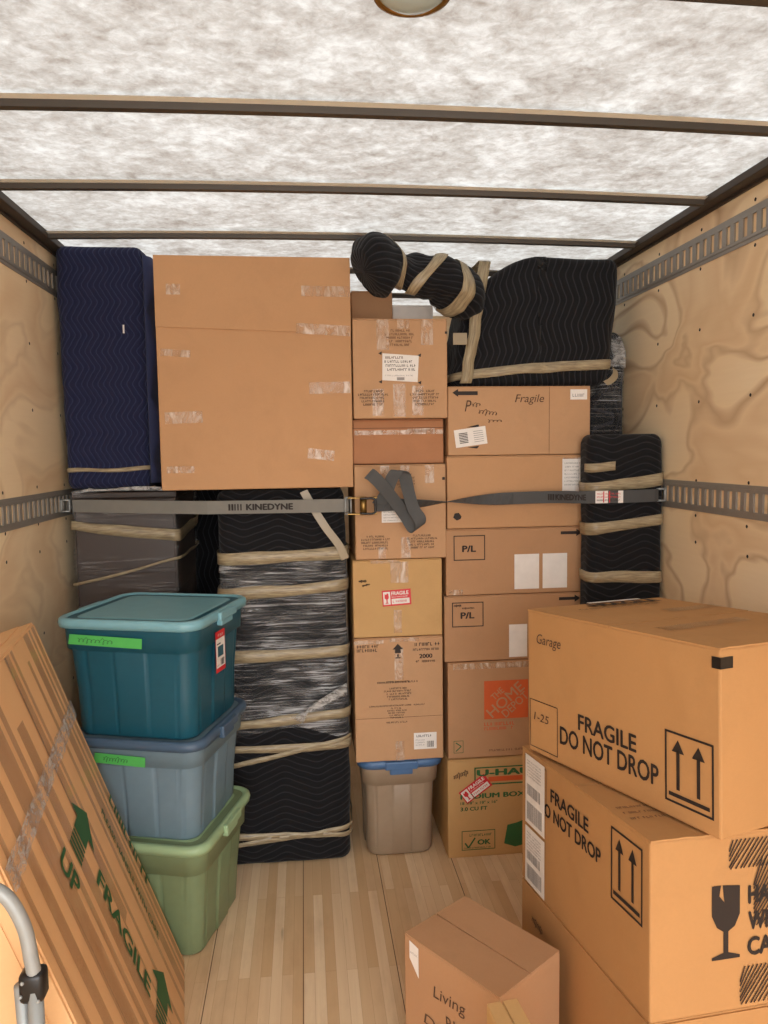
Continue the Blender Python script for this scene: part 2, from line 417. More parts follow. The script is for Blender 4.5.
        for its in groups.values():
            V, F, mis = [], [], []
            for v, f, mi, _ in its:
                n0 = len(V); V += [tuple(p) for p in v]
                for q in f: F.append(tuple(n0 + k for k in q)); mis.append(mi)
            me = bpy.data.meshes.new(name); me.from_pydata(V, [], F); used = sorted(set(mis))
            for k in used: me.materials.append(M[s.mats[k]])
            for p, mi in zip(me.polygons, mis): p.material_index = used.index(mi)
            o = bpy.data.objects.new(name, me); col.objects.link(o); o.parent = parent
            if label: o['label'] = label
        return o
def face(W, D, H, which, off=.0012):
    w, d = W / 2, D / 2
    if which == 'front': return Decal((-w, -d, 0), (1, 0, 0), (0, 0, 1), off)
    if which == 'left': return Decal((-w, d, 0), (0, -1, 0), (0, 0, 1), off)
    if which == 'right': return Decal((w, -d, 0), (0, 1, 0), (0, 0, 1), off)
    return Decal((-w, -d, H), (1, 0, 0), (0, 1, 0), off)

def carton(x0, x1, z0, z1, Y, depth, mat, label, group='cardboard boxes stacked in the cargo wall', yaw=0.0, flaps=True):
    """a closed corrugated carton; front face spans x0..x1, z0..z1 at distance Y"""
    W, H = x1 - x0, z1 - z0
    bm = bmesh.new(); bx(bm, (-W / 2, -depth / 2, 0), (W / 2, depth / 2, H - (.004 if flaps else 0)), bev=.0045)
    o = obj('cardboard_box', bm, mat, loc=((x0 + x1) / 2, Y + depth / 2, z0), rot=(0, 0, yaw))
    tag(o, label, 'box', group)
    if flaps:
        for s in (-1, 1):
            f = bmesh.new(); a = -depth / 2 + .001 if s < 0 else .002; b = -.002 if s < 0 else depth / 2 - .001
            bx(f, (-W / 2 + .001, a, H - .0042), (W / 2 - .001, b, H - .0002), bev=.0012); obj('top_flap', f, mat, o)
    return o, W, depth, H
def tape_v(o, W, D, H, x, w, l, mat='cleartape', top=True):
    """tape folded over the top (or bottom) edge and down the front face; x is its centre as a share of the width"""
    d = face(W, D, H, 'front', .0008)
    y = H - l if top else 0
    d.rect(W * x - w / 2, y + .001, w, l, mat)
    return d.done('packing_tape', o, 'clear packing tape')
def tape_r(o, W, D, H, x, y, w, h, mat='cleartape', rot=0):
    d = face(W, D, H, 'front', .0009); d.rect(W * x, H * y, W * w, H * h, mat, rot=rot); return d.done('packing_tape', o, 'clear packing tape')

# ================================================================== THE TRUCK BODY
XL, XR, YN, YF = -.95, 1.37, -1.35, 4.6
bm = bmesh.new(); bx(bm, (XL - .05, YN, -.05), (XR + .05, YF, 0)); fl = struct('floor', bm, ['floor'])
# dark gaps between the floor boards
bm = bmesh.new()
for gx in (-.905, -.615, -.327, -.036, .258, .55, .84, 1.13): bx(bm, (gx - .0012, YN, -.001), (gx + .0012, YF, .0005))
g = obj('floor_board_gap', bm, ['gap'], fl); g['label'] = 'dark gaps between the floor boards'
def screws(bm, x, sgn):
    for y in [YN + .15 + .305 * i for i in range(17)]:
        for z in (.12, .4, .72, .98, 1.28, 1.375, 1.505, 1.78, 2.02, 2.225, 2.355):
            p = Vector((x, y + random.uniform(-.004, .004), z + random.uniform(-.006, .006))); r = .0062
            vs = [bm.verts.new(p + Vector((sgn * .0008, r * math.cos(t * math.pi / 3), r * math.sin(t * math.pi / 3)))) for t in range(6)]
            bm.faces.new(vs).material_index = 1
bm = bmesh.new(); bx(bm, (XL - .03, YN, 0), (XL, YF, 2.41)); screws(bm, XL, 1); struct('wall_left', bm, ['ply_left', 'dark'])
bm = bmesh.new(); bx(bm, (XR, YN, 0), (XR + .03, YF, 2.41)); screws(bm, XR, -1); struct('wall_right', bm, ['ply_right', 'dark'])
bm = bmesh.new(); bx(bm, (XL - .03, YF, 0), (XR + .03, YF + .03, 2.56)); struct('wall_back', bm, ['ply_left'])
# roof sheet, gently crowned
def crown(x): t = (x - (XL + XR) / 2) / ((XR - XL) / 2); return .016 * (1 - t * t)
bm = bmesh.new(); prev = None
for i in range(25):
    x = XL - .03 + (XR - XL + .06) * i / 24; z = 2.438 + crown(x)
    c = [bm.verts.new((x, YN, z)), bm.verts.new((x, YF + .03, z))]
    if prev: bm.faces.new((prev[0], prev[1], c[1], c[0]))
    prev = c
struct('ceiling', bm, ['roof'])
for i, x in ((1, XL), (2, XR)):
    s = 1 if x < 0 else -1
    bm = bmesh.new(); bx(bm, (min(x - s * .03, x + s * .010), YN, 2.398), (max(x - s * .03, x + s * .010), YF, 2.436), bev=.002)
    bx(bm, (min(x, x + s * .048), YN, 2.408), (max(x, x + s * .048), YF, 2.434), bev=.003)
    struct('trim_%d' % i, bm, ['trimdark'])
n_tr = 3
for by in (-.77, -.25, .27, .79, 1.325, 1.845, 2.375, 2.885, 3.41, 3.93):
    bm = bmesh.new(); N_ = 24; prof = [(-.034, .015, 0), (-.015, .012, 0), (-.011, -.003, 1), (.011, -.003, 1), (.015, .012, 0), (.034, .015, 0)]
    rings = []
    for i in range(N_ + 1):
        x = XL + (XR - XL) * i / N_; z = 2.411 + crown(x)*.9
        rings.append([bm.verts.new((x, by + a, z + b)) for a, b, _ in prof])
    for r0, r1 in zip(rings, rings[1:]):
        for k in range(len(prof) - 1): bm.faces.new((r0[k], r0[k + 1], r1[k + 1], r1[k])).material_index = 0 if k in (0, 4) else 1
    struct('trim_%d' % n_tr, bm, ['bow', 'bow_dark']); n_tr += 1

# slotted cargo tracks on both walls
def track(x, z, label, H=.104, pitch=.046):
    s = 1 if x < 0 else -1; bm = bmesh.new()
    def B(y0, y1, z0, z1, t0, t1, b=0): bx(bm, (min(x + s * t0, x + s * t1), y0, z0), (max(x + s * t0, x + s * t1), y1, z1), bev=b)
    h = H / 2
    B(YN + .02, YF, z + h - .014, z + h, .0002, .003); B(YN + .02, YF, z - h, z - h + .014, .0002, .003)
    B(YN + .02, YF, z + h - .023, z + h - .013, .0002, .006); B(YN + .02, YF, z - h + .013, z - h + .023, .0002, .006)
    y = YN + .02
    while y < YF - pitch:
        B(y, y + .0225, z - h + .022, z + h - .022, .0002, .006); y += pitch
    o = obj('cargo_track', bm, ['rail']); tag(o, label, 'track', 'slotted steel cargo tracks on the side walls')
    return o
track(XL, 2.292, 'upper slotted grey steel cargo track along left plywood wall')
track(XL, 1.433, 'lower slotted grey steel cargo track on left wall, holding the strap end')
track(XR, 2.290, 'upper slotted grey steel cargo track along right plywood wall')
track(XR, 1.447, 'lower slotted grey steel cargo track on right wall, holding the strap end')

# dome lamp on the roof
lamp = thing('dome_light', 'small round ceiling dome light with metal rim and clear lens', 'light', (.205, 1.328, 2.462))
def lathe(bm, prof, n=32):
    rings = [[bm.verts.new((r * math.cos(2 * math.pi * k / n), r * math.sin(2 * math.pi * k / n), z)) for k in range(n)] for r, z in prof]
    for r0, r1 in zip(rings, rings[1:]):
        for k in range(n): bm.faces.new((r0[k], r0[(k + 1) % n], r1[(k + 1) % n], r1[k]))
    return rings
bm = bmesh.new(); lathe(bm, [(.056, -.052), (.060, -.062), (.068, -.060), (.074, -.045), (.074, .005)]); obj('rim', bm, ['brass'], lamp, True)
bm = bmesh.new(); r = lathe(bm, [(.058, -.058), (.045, -.068), (.025, -.073), (.004, -.075)]); bm.faces.new(r[-1]); 
m_, nt_, N2, L2, bs_ = newmat('ribbed_lens'); bs_.inputs['Base Color'].default_value = lin((176, 200, 210)); bs_.inputs['Roughness'].default_value = .15
bump(nt_, mth(nt_, 'SINE', mth(nt_, 'MULTIPLY', nt_.nodes.new('ShaderNodeSeparateXYZ').outputs[0], 1)), bs_, .2, .003); M['lens'] = m_
obj('lens', bm, ['lens'], lamp, True)
bm = bmesh.new(); lathe(bm, [(.001, -.066), (.005, -.066), (.005, -.058), (.001, -.058)], 8); s_ = obj('screw', bm, ['bow_dark'], lamp); s_.location = (.018, -.062, .002)

# ================================================================== SOFT WRAPPED THINGS
def nz(p, sc_, seed): return noise.noise(Vector((p[0] * sc_ + seed, p[1] * sc_ - seed, p[2] * sc_ + seed * .37)))
class Soft:
    """a padded, blanket-wrapped block: rounded section W x D, height H, wobbling sides; bands and film follow the same skin"""
    def __init__(s, W, D, H, r=.05, er=.04, amp=.012, seed=1, n=128, taper=None):
        s.W, s.D, s.H, s.r, s.er, s.amp, s.seed, s.n = W, D, H, r, er, amp, seed, n
        sec_, s.T = rrect(W, D, r, n); s.sec = sec_[n // 2:] + sec_[:n // 2]; s.taper = taper
    def pt(s, k, z, off=0.0):
        x, y, nx, ny, a = s.sec[k % s.n]
        e = 0
        if z < s.er: e = s.er - math.sqrt(max(0, s.er ** 2 - (s.er - z) ** 2))
        if z > s.H - s.er: e = s.er - math.sqrt(max(0, s.er ** 2 - (z - s.H + s.er) ** 2))
        p = Vector((x, y, z)); d = s.amp * (nz(p, 4.5, s.seed) + .45 * nz(p, 13, s.seed + 3)) - e * .8
        q = Vector((x + nx * (d + off), y + ny * (d + off), z))
        if s.taper: q = s.taper(q)
        return q
    def body(s, name, mat, parent, nzv=60):
        bm = bmesh.new(); uvl = bm.loops.layers.uv.new('uv'); zs = []
        k0 = 6
        for i in range(k0): zs.append(s.er * (1 - math.cos(math.pi / 2 * i / k0)))
        for i in range(nzv + 1): zs.append(s.er + (s.H - 2 * s.er) * i / nzv)
        for i in range(k0 - 1, -1, -1): zs.append(s.H - s.er * (1 - math.cos(math.pi / 2 * i / k0)))
        rings = [[bm.verts.new(s.pt(k, z)) for k in range(s.n)] for z in zs]
        for j in range(len(zs) - 1):
            for k in range(s.n):
                k1 = (k + 1) % s.n; f = bm.faces.new((rings[j][k], rings[j][k1], rings[j + 1][k1], rings[j + 1][k])); f.smooth = True
                us = (k * s.T / s.n, (k + 1) * s.T / s.n)
                for lp, (u, v) in zip(f.loops, ((us[0], zs[j]), (us[1], zs[j]), (us[1], zs[j + 1]), (us[0], zs[j + 1]))): lp[uvl].uv = (u, v)
        for rg, rv in ((rings[0], True), (rings[-1], False)):
            f = bm.faces.new(rg[::-1] if rv else rg)
            for lp in f.loops: lp[uvl].uv = (lp.vert.co.x, lp.vert.co.y)
        me = bpy.data.meshes.new(name); bm.to_mesh(me); bm.free(); me.materials.append(M[mat])
        o = bpy.data.objects.new(name, me); col.objects.link(o)
        if parent: o.parent = parent
        return o
    def band(s, name, mat, parent, z, w, sx=0.0, sy=0.0, off=.004, rows=2, wob=.006, label=None, k0=0, k1=None, seed=0, thick=.0012):
        bm = bmesh.new(); uvl = bm.loops.layers.uv.new('uv'); full = k1 is None; ks = list(range(k0, (s.n if full else k1) + 1))
        cols = []
        for k in ks:
            x, y = s.sec[k % s.n][:2]; zc = z + sx * x + sy * y; cc = []
            ww = w * (1 + .25 * noise.noise(Vector((x * 5 + seed, y * 5, z))))
            for j in range(rows + 1):
                zz = min(s.H - .002, max(.002, zc + ww * (j / rows - .5) + wob * noise.noise(Vector((x * 7, y * 7 + seed, z * 3 + j * .2)))))
                cc.append((bm.verts.new(s.pt(k, zz, off + (.0025 * noise.noise(Vector((x * 30, zz * 40, seed)))))), k * s.T / s.n, zz))
            cols.append(cc)
        for a, b in zip(cols, cols[1:]):
            for j in range(rows):
                q = (a[j], b[j], b[j + 1], a[j + 1]); f = bm.faces.new([t[0] for t in q]); f.smooth = True
                for lp, t in zip(f.loops, q): lp[uvl].uv = (t[1], t[2])
        me = bpy.data.meshes.new(name); bm.to_mesh(me); bm.free(); me.materials.append(M[mat])
        o = bpy.data.objects.new(name, me); col.objects.link(o); o.parent = parent
        if thick:
            md = o.modifiers.new('thickness', 'SOLIDIFY'); md.thickness = thick; md.offset = 1
        if label: o['label'] = label
        return o

# tall navy wrapped piece, upper left, standing on the dark dresser
X0, X1 = -.925, -.60
t = thing('wrapped_furniture', 'tall navy blue quilted blanket bundle standing against the left wall', 'wrapped furniture', ((X0 + X1) / 2, 3.0 + .24, 1.488))
s = Soft(X1 - X0, .48, .932, .035, .035, .009, 3); s.body('moving_blanket', 'navy', t)
s.band('tape_band', 'tantape', t, .075, .016, .02, 0, label='tan tape around the bottom')
bm = bmesh.new()                                        # loose blanket fold hanging down its right side
pr = None
for i in range(22):
    z = .90 - .88 * i / 21; wv = .012 * math.sin(i * .9) + .006 * math.sin(i * 2.3)
    c = [bm.verts.new((.162 + .004, -.23, z)), bm.verts.new((.188 + wv, -.20 + wv, z)), bm.verts.new((.200 + wv * .6, -.10, z)), bm.verts.new((.165, .05, z))]
    if pr:
        for a in range(3): bm.faces.new((pr[a], pr[a + 1], c[a + 1], c[a]))
    pr = c
o = obj('blanket_fold', bm, ['navy'], t, True); o.modifiers.new('thickness', 'SOLIDIFY').thickness = .006
bm = bmesh.new(); bx(bm, (.082, -.2465, .60), (.088, -.2445, .632)); obj('care_tag', bm, ['paper'], t)

# brown dresser in film, under the navy bundle
X0, X1 = -.908, -.500
t = thing('wrapped_dresser', 'dark brown dresser wrapped in clear stretch film under the navy bundle', 'dresser', ((X0 + X1) / 2, 2.99 + .27, 0))
bm = bmesh.new(); bx(bm, (-.195, -.25, .04), (.195, .25, 1.45), bev=.006)
for k in range(5): bx(bm, (-.186, -.2545, .08 + .272 * k), (.186, -.249, .335 + .272 * k), bev=.002)
bx(bm, (-.20, -.257, 1.45), (.20, .25, 1.474), bev=.004); 
for sx_ in (-1, 1):
    for sy_ in (-1, 1): bx(bm, (sx_ * .17 - .02, sy_ * .225 - .02, 0), (sx_ * .17 + .02, sy_ * .225 + .02, .045))
obj('dresser_body', bm, ['wrapdark'], t)
s = Soft(.408, .525, 1.484, .015, .012, .005, 8)
s.band('stretch_film', 'film_thin', t, .742, 1.478, rows=60, off=.002, wob=0, thick=0, label='clear stretch film')
s.band('tape_band', 'tantape', t, 1.335, .042, -.12, .05, off=.007, label='tan tape band'); s.band('tape_band', 'tantape', t, 1.16, .010, .24, 0, off=.008, label='narrow tan tape band')
# bunched film on top edge
bm = bmesh.new()
for a in range(4): tube(bm, spline([(-.19 + .02 * a, -.255 - .006 * a, 1.478 + .004 * a), (-.08, -.262 + .004 * a, 1.483), (.06, -.266, 1.484 + .003 * a), (.155, -.258, 1.480 + .002 * a)], 6), .0045, 6)
o = obj('bunched_film', bm, ['crinkle'], t, True)

# tall black wrapped piece in the middle left
X0, X1 = -.330, .157
t = thing('wrapped_furniture', 'tall black quilted blanket bundle wound with clear film and tan tape under the largest box', 'wrapped furniture', ((X0 + X1) / 2, 2.83 + .27, 0))
s = Soft(X1 - X0, .54, 1.478, .045, .03, .009, 11, 160); s.body('moving_blanket', 'blackh', t, 90)
s.band('stretch_film', 'film', t, .88, .72, 0, 0, off=.006, rows=50, wob=.03, thick=0, label='clear stretch film')
for z, w_, sl in ((1.225, .045, .03), (1.095, .045, .06), (.845, .045, .02), (.585, .042, .08), (.455, .018, .20), (.475, .030, .0), (.115, .020, .09), (.12, .022, -.05)):
    s.band('tape_band', 'tantape', t, z, w_, sl, 0, off=.009, seed=int(z * 100), label='tan tape band')
# the tape leading diagonally up over the top right corner
bm = bmesh.new(); P_ = [(.085, -.286, 1.474), (.12, -.290, 1.41), (.165, -.294, 1.335), (.215, -.291, 1.265), (.238, -.286, 1.21)]; pr = None
for q in spline(P_, 5):
    c = [bm.verts.new(q + Vector((-.014, 0, -.006))), bm.verts.new(q + Vector((.014, -.001, .006)))]
    if pr: bm.faces.new((pr[0], pr[1], c[1], c[0]))
    pr = c
o = obj('tape_strip', bm, ['tantape'], t); o.modifiers.new('thickness', 'SOLIDIFY').thickness = .0015; o['label'] = 'diagonal tan tape strip'
bm = bmesh.new()
for a in range(5): tube(bm, spline([(.02 + .01 * a, -.292, .60 - .006 * a), (.09, -.302 - .003 * a, .625 + .004 * a), (.16, -.297, .655 + .006 * a), (.235, -.292, .69 + .008 * a)], 6), .005, 6)
obj('film_tail', bm, ['crinkle'], t, True)

# right-hand black wrapped stack
X0, X1 = 1.066, 1.362
t = thing('wrapped_furniture', 'black quilted blanket bundle with four tan tape bands by right wall', 'wrapped furniture', ((X0 + X1) / 2, 2.733, 0))
s = Soft(X1 - X0, .116, 1.672, .035, .04, .004, 21, 120); s.body('moving_blanket', 'blackh', t, 90)
for z, w_, sl in ((1.555, .035, .05), (1.487, .042, .12), (1.33, .045, .12), (1.13, .040, -.02)):
    s.band('tape_band', 'tantape', t, z, w_, sl, 0, off=.005, seed=int(z * 90), label='tan tape band', **({'k0': 34, 'k1': 52} if z == 1.555 else {}))

# dark film-wrapped piece behind, upper right
t = thing('wrapped_furniture', 'black bundle in shiny clear film behind the boxes, beside the right wall', 'wrapped furniture', (1.304, 3.150, 0))
s = Soft(.112, .25, 2.11, .045, .06, .004, 31, 80, lambda q: Vector((q.x - (.075 if q.x < 0 else 0) * max(0, min(1, (1.86 - q.z) / .06)), q.y, q.z))); s.body('moving_blanket', 'blackv', t, 60)
s.band('stretch_film', 'film', t, 1.88, .42, 0, 0, off=.005, rows=26, wob=.02, thick=0, label='clear stretch film')
bm = bmesh.new()
for a in range(6): tube(bm, spline([(-.04 + .014 * a, -.105, 2.08), (-.02 + .010 * a, -.140 - .003 * a, 2.055 - .008 * a), (.0 + .008 * a, -.138, 2.0 - .008 * a), (-.02 + .012 * a, -.135, 1.96)], 5), [.012 - .0004 * q for q in range(16)], 8)
obj('bunched_film', bm, ['crinkle'], t, True)

# black bundle added deeper in the load to darken the gap beside the dresser
t = thing('wrapped_furniture', 'dark shape added deep in the gap between the dresser and the tall black bundle to keep it black', 'wrapped furniture', (-.47, 3.72, 0))
s = Soft(.46, .30, 2.10, .04, .04, .010, 51, 80); s.body('moving_blanket', 'blackv', t, 50)

# ================================================================== CARGO WALL CARTONS
G1 = 'cardboard boxes stacked in the cargo wall'
# the largest box
o, W, D, H = carton(-.522, .187, 1.486, 2.335, 2.80, .50, 'cb_warm', 'largest cardboard box, a plain brown cube left of the narrow column', yaw=0.004, flaps=False)
bm = bmesh.new(); pts = [(-W / 2 + .0008, .595), (W / 2 - .0008, .572), (W / 2 - .0008, H - .001), (-W / 2 + .0008, H - .001)]
a_ = [bm.verts.new((x, -D / 2 - .0035, z * 1.0)) for x, z in pts]; b_ = [bm.verts.new((x, -D / 2 + .001, z)) for x, z in pts]
bm.faces.new(a_); 
for k in range(4): bm.faces.new((a_[k], b_[k], b_[(k + 1) % 4], a_[(k + 1) % 4]))
fl_ = obj('outer_flap', bm, ['cb_warm'], o)
d = face(W, D, H, 'front', .0050)
for x, y, w_, h_, rt in ((.745, .832, .25, .045, -.01), (.715, .668, .28, .045, -.05)): d.rect(W * x, H * y, W * w_, H * h_, 'cleartape', rot=rt)
for x, y, w_, h_, rt in ((.06, .835, .07, .045, 0),): d.rect(W * x, H * y, W * w_, H * h_, 'cleartape', rot=rt)
d.done('packing_tape', o, 'clear packing tape')
for x, y, w_, h_, rt in ((.775, .415, .215, .05, .02), (.76, .125, .14, .045, -.12), (.02, .575, .15, .03, -.06), (.03, .29, .19, .05, .03), (.03, .075, .14, .03, 0)):
    d = face(W, D, H, 'front', .0009); d.rect(W * x, H * y, W * w_, H * h_, 'cleartape', rot=rt); d.done('packing_tape', o, 'clear packing tape')
d = face(W, D, H, 'left', .0009); d.rect(D - .2, H * .12, .2, .05, 'cleartape'); d.done('packing_tape', o, 'clear packing tape')

def paragraph(d, cx, y, w, n, h, m='ink_soft', seed=0, taper=.75):
    for i in range(n):
        ww = w * (1 - (1 - taper) * i / max(1, n - 1)) * (1 if i else .55); d.greek(cx - ww / 2, y - i * h * 1.55, ww, h, m, seed + i)
# --- narrow column, bottom to top (tote is built below)
o, W, D, H = carton(.178, .524, .411, .902, 2.79, .42, 'cb_tan', 'tall box marked 2000 with small print, standing on the taupe tote')
d = face(W, D, H, 'front')
d.greek(W * .03, H * .925, W * .26, .012, 'ink', 1); d.greek(W * .03, H * .893, W * .23, .012, 'ink', 2)
d.poly([(W * .49, H * .95), (W * .43, H * .905), (W * .46, H * .905), (W * .455, H * .875), (W * .525, H * .875), (W * .52, H * .905), (W * .55, H * .905)], 'ink')
d.rect(W * .48, H * .845, W * .02, H * .02, 'ink'); d.rect(W * .463, H * .832, W * .055, H * .010, 'ink')
d.greek(W * .68, H * .925, W * .28, .013, 'ink', 4); d.greek(W * .66, H * .888, W * .30, .009, 'ink', 5)
d.text('2000', W * .73, H * .826, W * .15, H * .035, 'ink', .03); d.greek(W * .69, H * .792, W * .22, .009, 'ink', 6)
paragraph(d, W * .49, H * .635, W * .48, 1, .008, 'ink', 3); d.greek(W * .25, H * .635, W * .46, .007, 'ink', 3)
paragraph(d, W * .49, H * .585, W * .36, 5, .007, 'ink', 13, .6); d.greek(W * .16, H * .447, W * .64, .006, 'ink', 8)
paragraph(d, W * .47, H * .425, W * .24, 5, .006, 'ink', 23, .6); d.greek(W * .35, H * .310, W * .24, .007, 'ink', 9)
d.done('printing', o)
d = face(W, D, H, 'front', .0016); d.rect(W * .66, H * .085, W * .26, H * .135, 'paper'); d.greek(W * .69, H * .185, W * .18, .009, 'ink', 3, .0005)
for k in range(3): d.greek(W * .68, H * (.155 - .02 * k), W * .10, .005, 'ink_grey', k, .0005)
d.barcode(W * .81, H * .10, W * .08, H * .05, seed=4); d.done('shipping_label', o, 'white label')
tape_r(o, W, D, H, .0, .955, .33, .03); tape_r(o, W, D, H, .40, .965, .33, .03); tape_r(o, W, D, H, .45, .66, .1, .26); tape_r(o, W, D, H, .45, .0, .1, .16)
d = face(W, D, H, 'front', .0006); d.rect(W * .005, H * .353, W * .99, .0015, 'ink_soft'); d.done('fold_line', o)

o, W, D, H = carton(.178, .524, .904, 1.205, 2.795, .40, 'cb_yellow', 'yellowish box with one red FRAGILE sticker in the narrow column')
def fragile_sticker(o, W, D, H, cx, cy, w_, h_, rot):
    d = face(W, D, H, 'front', .0016); c, sn = math.cos(rot), math.sin(rot); O = d.O + d.ux * cx + d.uy * cy; ux, uy = d.ux, d.uy
    d.O = O; d.ux = ux * c + uy * sn; d.uy = uy * c - ux * sn
    d.rect(-w_ / 2, -h_ / 2, w_, h_, 'ink_red'); L_ = .0004
    d.rect(-w_ * .46, -h_ * .40, w_ * .24, h_ * .80, 'paper', L_)
    d.poly([(-w_ * .41, h_ * .30), (-w_ * .36, h_ * .22), (-w_ * .33, h_ * .32), (-w_ * .28, h_ * .28), (-w_ * .27, h_ * .02), (-w_ * .32, -h_ * .08), (-w_ * .32, -h_ * .26), (-w_ * .28, -h_ * .33), (-w_ * .41, -h_ * .33), (-w_ * .36, -h_ * .26), (-w_ * .36, -h_ * .08), (-w_ * .42, h_ * .02)], 'ink_red', L_ * 2)
    d.text('FRAGILE', -w_ * .18, h_ * .16, w_ * .60, h_ * .24, 'paper', .03, lift=L_)
    d.greek(-w_ * .18, h_ * .02, w_ * .56, h_ * .07, 'paper', 3, L_)
    d.rect(-w_ * .18, -h_ * .40, w_ * .62, h_ * .34, 'paper', L_); d.greek(-w_ * .14, -h_ * .30, w_ * .52, h_ * .14, 'ink_red', 5, L_ * 2)
    return d.done('fragile_sticker', o, 'red and white FRAGILE sticker')
fragile_sticker(o, W, D, H, W * .485, H * .51, .112, .062, .05)
d = face(W, D, H, 'front'); d.scrawl(W * .06, H * .72, W * .09, .012, 'ink', 3, .002); d.scrawl(W * .10, H * .66, W * .09, .010, 'ink', 5, .002, .2); d.done('handwriting', o)
tape_r(o, W, D, H, .42, .70, .20, .27); tape_r(o, W, D, H, .2, .955, .32, .04); tape_r(o, W, D, H, .45, .05, .09, .3)

def doorset(z0, z1, X0, X1, Y, label, lab=True, flip=False):
    o, W, D, H = carton(X0, X1, z0, z1, Y, .42, 'cb_tan' if not flip else 'cb_brown', label)
    d = face(W, D, H, 'front')
    return o, W, D, H, d
o, W, D, H, d = doorset(1.207, 1.569, .191, .542, 2.797, 'box with two lines of warning print behind the ratchet buckle')
paragraph(d, W * .22, H * .235, W * .36, 5, .0075, 'ink', 31); paragraph(d, W * .73, H * .235, W * .36, 5, .0075, 'ink', 41)
paragraph(d, W * .56, H * .88, W * .24, 5, .0075, 'ink_soft', 51); d.rect(W * .96, H * .83, W * .03, H * .03, 'ink'); d.done('printing', o)
d = face(W, D, H, 'front', .0016); d.rect(W * .29, H * .39, W * .22, H * .15, 'paper')
for k in range(4): d.greek(W * .31, H * (.495 - .03 * k), W * .17, .005, 'ink_grey', k, .0005)
d.done('shipping_label', o, 'white label')
for a in (.28, .5, .77): tape_r(o, W, D, H, a, .80, .10, .19)
tape_r(o, W, D, H, .50, .01, .10, .22); tape_r(o, W, D, H, .25, .01, .08, .12)

o, W, D, H = carton(.190, .541, 1.571, 1.741, 2.83, .38, 'cb_red', 'shallow reddish brown box with taped seam in the narrow column')
tape_r(o, W, D, H, .02, .66, .97, .10, rot=.005); tape_r(o, W, D, H, .60, .70, .3, .09, rot=.02)
d = face(W, D, H, 'front'); d.rect(0, H * .80, W, .002, 'ink_soft'); d.done('fold_line', o)

o, W, D, H, d = doorset(1.743, 2.114, .193, .551, 2.797, 'top box of the narrow column, with a printed white label in its middle', flip=False)
paragraph(d, W * .50, H * .87, W * .36, 5, .0085, 'ink_soft', 61, .6); paragraph(d, W * .21, H * .265, W * .36, 5, .0080, 'ink', 71, .6); paragraph(d, W * .76, H * .265, W * .36, 5, .0080, 'ink', 81, .6)
for x, y in ((.285, .655), (.70, .635), (.285, .37), (.70, .36)): d.poly([(W * (x - .02), H * y), (W * (x + .02), H * (y + .018)), (W * (x + .015), H * (y - .018))], 'ink')
d.rect(W * .975, H * .85, W * .025, H * .025, 'ink'); d.done('printing', o)
d = face(W, D, H, 'front', .0016); d.poly([(W * .305, H * .385), (W * .68, H * .365), (W * .695, H * .63), (W * .31, H * .655)], 'paper')
for k, (a, b) in enumerate(((.34, .20), (.33, .30), (.33, .34), (.36, .30))): d.greek(W * a, H * (.60 - .04 * k), W * b, .009, 'ink' if k else 'ink_soft', k, .0005)
d.greek(W * .33, H * .425, W * .30, .005, 'ink_grey', 3, .0005); d.rect(W * .46, H * .385, W * .08, H * .03, 'ink_grey', .0006); d.done('printed_label', o, 'white printed label')
for x, y, w_, h_, rt in ((.25, .69, .13, .30, .02), (.47, .90, .13, .09, 0), (.72, .74, .13, .25, 0), (.20, .03, .12, .27, 0), (.42, .02, .13, .33, 0), (.62, .03, .12, .30, 0)): tape_r(o, W, D, H, x, y, w_, h_, rot=rt)

o, W, D, H = carton(.205, .372, 2.116, 2.262, 3.02, .17, 'cb_brown', 'small box on top of the narrow column under the black roll'); 
o, W, D, H = carton(.376, .545, 2.116, 2.215, 3.06, .12, 'paper', 'small white carton on the narrow column beside the small brown box'); o['group'] = G1

# --- right column, bottom to top
o, W, D, H = carton(.538, .992, 0, .402, 2.78, .45, 'cb_yellow', 'cardboard moving box with green lettering and red FRAGILE sticker, on the floor')
d = face(W, D, H, 'front'); Wp = .456
# green banner with name cut out of it
d.rect(W * .235, H * .905, W * .70, H * .012, 'ink_green'); d.rect(W * .235, H * .76, W * .012, H * .157, 'ink_green')
d.rect(W * .36, H * .765, W * .58, H * .05, 'ink_orange'); d.rect(W * .30, H * .733, W * .64, H * .014, 'ink_green')
d.text('U-HAUL', W * .255, H * .825, W * .58, H * .068, 'ink_green', .05)
d.text('MEDIUM BOX', W * .11, H * .60, W * .58, H * .052, 'ink_green', .04)
d.text('18 1/8" x 18" x 16"', W * .11, H * .545, W * .33, H * .030, 'ink_green', .02)
d.text('3.0 CU FT', W * .11, H * .480, W * .24, H * .040, 'ink_green', .03)
d.frame(W * .12, H * .075, W * .30, H * .20, .003, 'ink_green'); d.stroke([(W * .15, H * .15), (W * .18, H * .10), (W * .24, H * .20)], .006, 'ink_green')
d.text('OK', W * .26, H * .125, W * .12, H * .055, 'ink_green', .05); d.greek(W * .19, H * .215, W * .20, .010, 'ink_green', 3); d.greek(W * .14, H * .09, W * .24, .006, 'ink_green', 5)
d.poly([(W * .50, H * .12), (W * .60, H * .08), (W * .74, H * .11), (W * .78, H * .24), (W * .72, H * .37), (W * .62, H * .33), (W * .53, H * .31)], 'ink_green')
d.done('printing', o)
d = face(W, D, H, 'front'); d.scrawl(W * .05, H * .80, W * .14, .03, 'marker', 3, .0025, .3); d.done('handwriting', o)
fragile_sticker(o, W, D, H, W * .245, H * .70, .125, .060, .62)
o, W, D, H = carton(.543, .975, .404, .790, 2.79, .43, 'cb_brown', 'cardboard moving box with a square orange logo, on the box with green lettering')
d = face(W, D, H, 'front')
